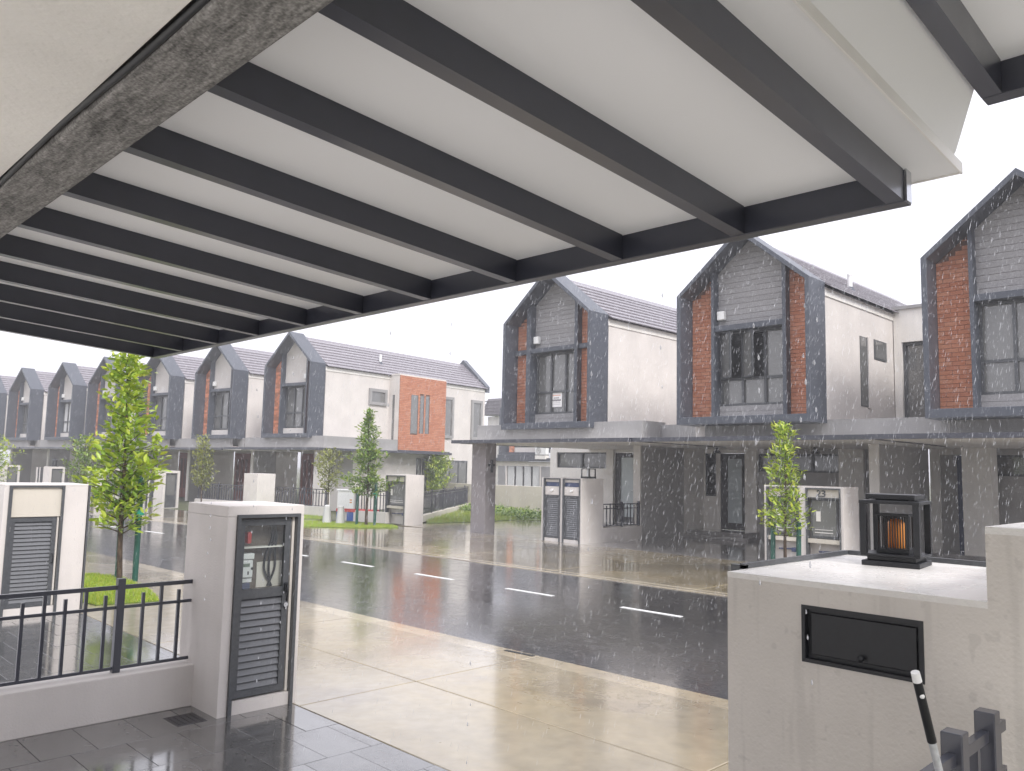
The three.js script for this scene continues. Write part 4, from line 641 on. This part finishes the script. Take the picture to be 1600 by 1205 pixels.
tree('young_tree', 'dull small tree half hidden behind the leafy young tree', 'tree', [-31.5, 0, -9.7], { seed: 71, h: 2.7, r: 0.04, y0: 0.7, branches: 50, rise: 0.6, per: 9, leaf: 0.12, gap: 0.17, profile: (f) => 0.8 * Math.sin(Math.PI * (0.25 + 0.7 * f)), palette: DULL, lean: [0.1, 0] });
tree('shrub', 'yellow-green shrub over the boundary wall behind the column', 'shrub', [-29.0, 0, -27.0], { seed: 83, h: 1.95, r: 0.03, y0: 0.5, branches: 36, rise: 0.9, per: 9, leaf: 0.12, gap: 0.18, profile: (f) => 0.65 * Math.sin(Math.PI * (0.25 + 0.7 * f)), palette: PALE });
tree('young_tree', 'tree at the left edge behind the slatted pillar', 'tree', [-36.4, 0, -8.1], { seed: 91, h: 2.6, r: 0.04, y0: 0.7, branches: 40, rise: 0.6, per: 8, leaf: 0.12, gap: 0.18, profile: (f) => 0.9 * Math.sin(Math.PI * (0.25 + 0.7 * f)), palette: FRESH });
seed = 501;
// stakes
const stake = (x, z, h, label, tie) => { const s = thing('tree_stake', label, 'tree stake', [x, 0, z], 0); part('pole', s, M.greenPole, cyl([0, 0, 0], [0.02, h, 0.01], 0.045, 0.045, 10)); if (tie) part('tie', s, M.teal, cyl([0.02, tie, 0], [0.02, tie + 0.09, 0], 0.056, 0.056, 10), new THREE.TorusGeometry(0.07, 0.018, 6, 14).rotateX(1.3).translate(-0.02, tie + 0.03, 0), cyl([0.05, tie, 0.02], [0.08, tie - 0.08, 0.03], 0.015, 0.008, 5)); };
stake(-13.74, -4.85, 1.33, 'dark green stake left of the leafy tree trunk', 0); stake(-13.28, -4.95, 1.62, 'dark green stake right of the leafy tree trunk with teal tie', 1.02);
stake(-21.66, -14.7, 1.15, 'dark stake left of the conical tree trunk', 0); stake(-21.2, -15.05, 1.35, 'dark stake right of the conical tree trunk', 0.95);
stake(-7.5, -14.35, 0.95, 'green stake left of the thin tree trunk', 0); stake(-7.02, -14.4, 1.0, 'green stake right of the thin tree trunk', 0);
// marker posts and the striped cabinet
{ const g = [new THREE.CylinderGeometry(0.10, 0.15, 0.55, 4, 1).rotateY(Math.PI / 4).translate(0, 0.275, 0), new THREE.CylinderGeometry(0.05, 0.10, 0.04, 4, 1).rotateY(Math.PI / 4).translate(0, 0.57, 0)];
  const a = single('marker_post', 'stubby white marker post, the left one of the pair', 'marker post', M.stump, g, [-22.87, 0, -14.38], 0.3, 'white marker posts on the verge'); copy(a, 'stubby white marker post in front of the striped cabinet', [-22.42, 0, -14.6], 0.45); }
{ const c = thing('utility_cabinet', 'grey-white utility cabinet with red band and blue base', 'utility cabinet', [-23.75, 0, -15.7], 0.35);
  part('cabinet_body', c, M.plastic, rb(-0.34, 0.34, 0.4, 1.0, -0.3, 0.1, 0.015), rb(-0.37, 0.37, 1.0, 1.05, -0.33, 0.13, 0.012)); part('red_band', c, M.red, bx(-0.36, 1.15, 0.3, 0.4, -0.3, 0.11)); part('blue_base', c, M.blue, bx(-0.35, -0.3, 0, 0.3, -0.3, 0.1), bx(0.08, 0.4, 0, 0.3, -0.3, 0.1)); part('label_plate', c, M.amber, bx(0.18, 0.27, 0.68, 0.72, 0.1, 0.104), bx(0.18, 0.27, 0.6, 0.64, 0.1, 0.104)); }
{ const g = thing('gate_lantern', 'small black lantern on the far gate pillar left of the leafy tree', 'lantern', [...[LW(-14.95, 2.4)].flatMap(([x, z]) => [x, 1.48, z])]); part('cage', g, M.black, bx(-0.16, 0.16, 0, 0.05, -0.16, 0.16), cyl([0, 0.05, 0], [0, 0.3, 0], 0.12, 0.1, 8), cyl([0, 0.3, 0], [0, 0.42, 0], 0.16, 0.02, 8)); }

// ---------------------------------------------------------------- house of the next street, seen under the canopy
{
  const h = thing('rear_house', 'house of the next street seen under the canopy', 'house', [-42, 0, -40]);
  part('ground_wall', h, M.cream, bx(-2, 0.05, 2.06, 2.4, -0.4, 0), bx(0, 8, 2.07, 2.38, -0.4, 0)); part('tiled_wall', h, M.siding[1], bx(0.3, 1.05, 0, 2.06, -0.4, 0), bx(4.5, 8, 0, 2.06, -0.4, 0)); part('column', h, M.lightGrey, bx(-0.75, -0.4, 0, 4.2, 0, 0.3), bx(-0.3, 0.3, 0, 4, -0.6, -0.1));
  const d = part('sliding_door', h, M.white, bx(1.05, 1.16, 0, 2.06, -0.1, 0.03), bx(4.35, 4.46, 0, 2.06, -0.1, 0.03)); for (let i = 0; i < 4; i++) { part('pane', d, M.doorDark, bx(1.18 + i * 0.8, 1.96 + i * 0.8, 0, 2.06, -0.2, -0.12)); const cg = []; for (let k = 0; k < 6; k++) cg.push(cyl([1.28 + i * 0.8 + k * 0.1, 0, -0.09], [1.28 + i * 0.8 + k * 0.1, 2.04, -0.09], 0.055, 0.05, 8)); part('curtain', d, M.curtain, ...cg); }
  part('canopy', h, M.frame, bx(-0.2, 5.6, 2.4, 2.62, 0.2, -0.4), bx(0.3, 4.8, 2.62, 2.85, 0.1, -0.4)); part('gable_frame', h, M.frame, ex([[0.3, 2.86], [4.6, 2.86], [4.6, 6.1], [2.45, 7.5], [0.3, 6.1]], -0.6, 0, [[[0.5, 3.02], [4.4, 3.02], [4.4, 6.0], [2.45, 7.25], [0.5, 6.0]]])); part('brick_panel', h, M.brickFar, bx(0.85, 1.3, 3.02, 6.0, -0.6, -0.5), bx(3.75, 4.05, 3.02, 6.0, -0.6, -0.5)); part('upper_back', h, M.frame, bx(0.4, 4.5, 3.0, 6.05, -0.9, -0.6)); part('sill_panel', h, M.white, bx(1.5, 3.6, 3.02, 3.36, -0.6, -0.4)); for (let i = 0; i < 3; i++) part('window', h, M.curtain, bx(1.6 + i * 0.66, 2.16 + i * 0.66, 3.42, 4.6, -0.6, -0.5));
  part('upper_wall', h, M.lightGrey, bx(-2.6, -0.6, 2.4, 5.7, -4, -1.6), bx(4.6, 9, 2.4, 5.8, -4, -0.9)); part('window', h, M.glass, bx(-1.0, -0.62, 3.2, 5.4, -1.6, -1.55));
  const roof = part('roof', h, M.roof[1], ex([[-3, 5.8], [9, 5.8], [8.2, 7.0], [-2.2, 7.0]], -6, -1.2)); for (let i = 0; i < 5; i++) part('roof_course', roof, M.roof[i % 3], bx(-3 + i * 0.1, 9 - i * 0.1, 5.84 + i * 0.24, 5.9 + i * 0.24, -1.24, -1.1));
  const ac = thing('air_conditioner', 'white outdoor air conditioner unit on the house of the next street', 'air conditioner', [-37.4, 2.85, -39.75]); part('casing', ac, M.plastic, rb(-0.5, 0.5, 0, 0.58, -0.3, 0, 0.03)); part('fan_grille', ac, M.darkGrey, new THREE.TorusGeometry(0.2, 0.02, 6, 20).translate(-0.15, 0.29, 0.01), new THREE.TorusGeometry(0.12, 0.015, 6, 16).translate(-0.15, 0.29, 0.01), cyl([-0.15, 0.29, 0], [-0.15, 0.29, 0.02], 0.05)); part('bracket', ac, M.lightGrey, bx(-0.45, 0.5, -0.3, -0.05, -0.3, 0.05));
}

// ---------------------------------------------------------------- the porch we stand in
const SL = Math.tan(3.976 * Math.PI / 180), slopeY = (y, z, zf = -2.5) => y + (z - zf) * SL;
function slab(x0, x1, z0, z1, y0, y1) { // sheet or beam following the canopy's fall; heights are at z = -2.5
  const g = bx(x0, x1, y0, y1, z0, z1), p = g.attributes.position; for (let i = 0; i < p.count; i++) p.setY(i, p.getY(i) + (p.getZ(i) + 2.5) * SL); g.computeVertexNormals(); return g;
}
{
  const c = thing('carport_canopy', 'dark steel canopy with white panels overhead', 'canopy');
  for (const x of [-0.87, -1.40, -1.93, -2.52, -3.12, -3.71, -4.30, -4.89, -5.48, -6.07, -6.64]) part('beam', c, M.steel, slab(x - 0.052, x, -2.5, -0.45, 2.70, 2.798));
  part('front_beam', c, M.steel, rb(-6.692, -0.868, 2.697, 2.797, -2.502, -2.56, 0.004));
  part('end_cap', c, M.chrome, bx(-0.869, -0.862, 2.70, 2.80, -2.545, -2.505));
  const edges = [-6.75, -5.5, -4.32, -3.14, -1.95, -0.745]; edges.slice(0, -1).forEach((a, i) => part('roof_panel', c, M.opal, slab(a + 0.001, edges[i + 1] - 0.001, -2.62, -0.45, 2.799, 2.82)));
  part('edge_trim', c, M.soffit, slab(-0.747, -0.741, -2.622, -0.45, 2.792, 2.826), slab(-6.75, -0.745, -2.626, -2.62, 2.795, 2.826));
}
{
  const n = thing('neighbour_canopy', 'second higher canopy at the top right corner', 'canopy');
  for (const x of [-0.6, -0.02, 0.56, 1.14]) part('beam', n, M.steel, slab(x - 0.052, x, -2.5, -0.3, 2.95, 3.048));
  part('front_beam', n, M.steel, rb(-0.652, 1.4, 2.947, 3.045, -2.502, -2.56, 0.004)); part('roof_panel', n, M.opal, slab(-0.66, 1.4, -2.6, -0.3, 3.049, 3.07));
  // grey flashing that closes the step between the two canopies
  const g = new THREE.BufferGeometry(), y = (v, z) => slopeY(v, z), a = [[-0.742, y(2.826, -2.55), -2.55], [-0.742, y(2.826, -0.4), -0.4], [-0.655, y(2.98, -0.4), -0.4], [-0.655, y(2.98, -2.46), -2.46]], top = a.map(([p, q, r]) => [p + 0.006, q + 0.012, r]);
  const f = (p, q, r, s) => [...p, ...q, ...r, ...p, ...r, ...s]; g.setAttribute('position', new THREE.Float32BufferAttribute([...f(a[0], a[1], a[2], a[3]), ...f(top[3], top[2], top[1], top[0]), ...f(a[0], a[3], top[3], top[0]), ...f(a[1], a[0], top[0], top[1]), ...f(a[2], a[1], top[1], top[2]), ...f(a[3], a[2], top[2], top[3])], 3)); g.computeVertexNormals();
  part('flashing', n, M.opal, g);
}
struct('lintel', M.lintel, rb(-9, 3, 2.6, 3.3, -0.652, -0.515, 0.012));
struct('ceiling', M.ceiling, bx(-9, 3, 2.612, 2.8, -0.497, 1.6));
struct('ceiling_joint', M.black, bx(-9, 3, 2.66, 2.9, -0.514, -0.498), tube([...Array(24)].map((_, i) => [-7 + i * 0.42, 2.612 + 0.004 * Math.sin(i * 2.3), -0.507 + 0.004 * Math.sin(i * 1.7)]), 0.008, 90, 6));

{ // right wall with letter box, raised end, lantern on top
  const w = thing('gate_wall', 'taupe rendered wall block with black letter box hatch', 'wall', [-1.69, 0, -2.87]);
  // body with an opening for the hatch: local x 0 .. 2.4, top 1.49
  part('wall_body', w, M.taupe, bx(0, 0.30, 0, 1.47, -1.12, 0), bx(0.715, 0.905, 0, 1.47, -1.12, 0), bx(0.30, 0.715, 0, 1.205, -1.12, 0), bx(0.30, 0.715, 1.405, 1.47, -1.12, 0), bx(0.30, 0.715, 1.205, 1.405, -1.12, -0.035), bx(0.905, 2.6, 0, 1.70, -1.12, 0));
  part('wall_top', w, M.whiteWet, bx(0, 0.905, 1.47, 1.491, -1.12, 0), bx(0.905, 2.6, 1.70, 1.722, -1.12, 0));
  const b = part('letter_box', w, M.black, bx(0.30, 0.313, 1.205, 1.405, -0.034, 0.003), bx(0.702, 0.715, 1.205, 1.405, -0.034, 0.003), bx(0.313, 0.702, 1.205, 1.218, -0.034, 0.0025), bx(0.313, 0.702, 1.392, 1.405, -0.034, 0.0025), rb(0.326, 0.689, 1.232, 1.379, -0.036, -0.014, 0.004), bx(0.313, 0.702, 1.218, 1.392, -0.0345, -0.022)); part('knob', b, M.black, cyl([0.51, 1.25, -0.02], [0.51, 1.25, 0.0], 0.007), new THREE.SphereGeometry(0.011, 10, 8).translate(0.51, 1.25, 0.004));
  part('cabinet_trim', w, M.alu, bx(-0.06, 0, 0.05, 1.505, -0.16, -0.13), bx(-0.02, 0.0, 1.492, 1.512, -1.12, -0.13), bx(0, 0.9, 1.4905, 1.512, -1.15, -1.12));
}
{ // lantern on the wall
  const l = thing('gate_lantern', 'black square lantern with amber glass on the white wall top', 'lantern', [-1.365, 1.491, -3.72], 0.12);
  l.scale.set(1.1, 1.0, 1.1);
  part('plinth', l, M.black, rb(-0.105, 0.105, 0, 0.022, -0.105, 0.105, 0.003), rb(-0.088, 0.088, 0.022, 0.042, -0.088, 0.088, 0.003), rb(-0.107, 0.107, 0.042, 0.052, -0.107, 0.107, 0.003));
  part('frame', l, M.black, ...[[-1, -1], [1, -1], [1, 1], [-1, 1]].map(([a, b]) => rb(a * 0.096 - 0.012, a * 0.096 + 0.012, 0.052, 0.265, b * 0.096 - 0.012, b * 0.096 + 0.012, 0.002)), rb(-0.11, 0.11, 0.264, 0.278, 0.084, 0.11, 0.002), rb(-0.11, 0.11, 0.264, 0.278, -0.11, -0.084, 0.002), rb(-0.11, -0.084, 0.2641, 0.2779, -0.084, 0.084, 0.002), rb(0.084, 0.11, 0.2641, 0.2779, -0.084, 0.084, 0.002));
  part('roof_plate', l, M.black, rb(-0.09, 0.09, 0.283, 0.305, -0.09, 0.09, 0.003), rb(-0.06, 0.06, 0.27, 0.284, -0.06, 0.06, 0.003));
  part('shade', l, M.amber, new THREE.LatheGeometry([[0.001, 0.20], [0.022, 0.196], [0.032, 0.18], [0.034, 0.15], [0.034, 0.07], [0.001, 0.07]].map((p) => new THREE.Vector2(...p)), 20));
  const cg = part('inner_cage', l, M.black, rb(-0.06, 0.06, 0.21, 0.222, -0.06, 0.06, 0.002), rb(-0.06, 0.06, 0.052, 0.075, -0.06, 0.06, 0.002), ...[[-1, -1], [1, -1], [1, 1], [-1, 1]].map(([a, b]) => bx(a * 0.056 - 0.005, a * 0.056 + 0.005, 0.07, 0.212, b * 0.056 - 0.005, b * 0.056 + 0.005)));
  for (let i = 0; i < 11; i++) for (const z of [-0.056, 0.056]) part('slat', cg, M.black, bx(-0.047 + i * 0.0094 - 0.002, -0.047 + i * 0.0094 + 0.002, 0.07, 0.212, z - 0.002, z + 0.002));
  part('back_plate', cg, M.doorDark, bx(-0.052, 0.0, 0.075, 0.21, -0.05, -0.046));
}
{ // railing and pole at the lower right
  const f = thing('railing', 'dark railing with square posts at the lower right corner', 'railing', [-0.74, 0, -2.8], -Math.PI / 2);
  railing(f, 4.2, 0.42, 1.165, 0.1, 0.011, [0.14, 0.42, 1.2, 2.0, 2.8], 0.13);
  const p = thing('pole', 'grey telescopic pole with a black grip at its top', 'pole', [-0.626, 0, -2.6]);
  const a = V(0, 0.0, 0), b = V(-0.074, 1.43, 0.6), at = (t) => a.clone().lerp(b, t).toArray();
  part('shaft', p, M.poleGrey, cyl(at(0), at(0.9), 0.0088, 0.0088, 16)); part('grip', p, M.black, cyl(at(0.885), at(0.985), 0.0103, 0.0100, 16)); part('cap', p, M.plastic, cyl(at(0.985), at(1), 0.0103, 0.0095, 16)); part('button', p, M.plastic, new THREE.SphereGeometry(0.0058, 10, 8).translate(...V(...at(0.962)).add(V(0.005, 0, 0.0065)).toArray()));
  single('low_wall', 'low taupe wall carrying the right railing', 'wall', M.taupe, [rb(-0.83, -0.66, 0, 0.42, -2.86, 1.6, 0.012)]);
}

// ---------------------------------------------------------------- rain
{
  seed = 999;
  const drop = new THREE.LatheGeometry([[0.0005, -0.5], [0.42, -0.33], [0.5, -0.1], [0.36, 0.18], [0.12, 0.42], [0.0005, 0.5]].map((p) => new THREE.Vector2(...p)), 7);
  M.water = new THREE.MeshPhysicalMaterial({ color: S(0.93, 0.94, 0.96), roughness: 0.12, transmission: 0.55, thickness: 0, ior: 1.9 });
  const L = [], tilt = Q(0, 0.785, -0.2);
  for (let i = 0; i < 60000; i++) { // falling through the open street, none under the canopies
    const d = 4.8 + 17.5 * Math.pow(rnd(), 0.75), a = rr(-0.15, 1.42), x = -Math.sin(a) * d, z = -Math.cos(a) * d; if (z > -2.75) continue; const y = rr(0.02, 1.87 + d * 0.4); if (z < -15.6 && y < 2.6) continue;
    const s = rr(0.7, 1.25); L.push(mat4(V(x, y, z), tilt, V(0.0015 * s, 0.044 * s, 0.0015 * s)));
  }
  const m = inst('rain', scene, drop, M.water, L, null, 'falling rain drops across the street'); m.userData.category = 'rain';
  const K = [], none = Q(0, 0, 0.04);
  const edge = [[-5.08, 1.1, 2.5], [-4.64, 0.9, 2.6], [-4.56, 1.2, 2.4], [-4.32, 1.3, 2.2], [-3.61, 2.2, 2.65], [-3.09, 2.2, 2.65], [-2.18, 1.2, 2.6], [-1.82, 2.2, 2.65], [-1.42, 1.5, 2.4], [-1.25, 1.2, 2.6], [-1.21, 1.8, 2.65], [-2.9, 0.2, 1.2], [-4.9, 0.5, 1.6], [-5.7, 0.9, 1.9]];
  for (const [x, y0, y1] of edge) for (let y = y0; y < y1; y += rr(0.08, 0.2)) { const s = rr(0.7, 1.2); K.push(mat4(V(x + rr(-0.012, 0.012), y, -2.62 + rr(-0.01, 0.01)), none, V(0.0075 * s, 0.022 * s, 0.0075 * s))); }
  const e = inst('roof_drips', scene, drop, M.water, K, null, 'large drops falling from the canopy edge'); e.userData.category = 'water drops';
}
renderer.render(scene, camera);
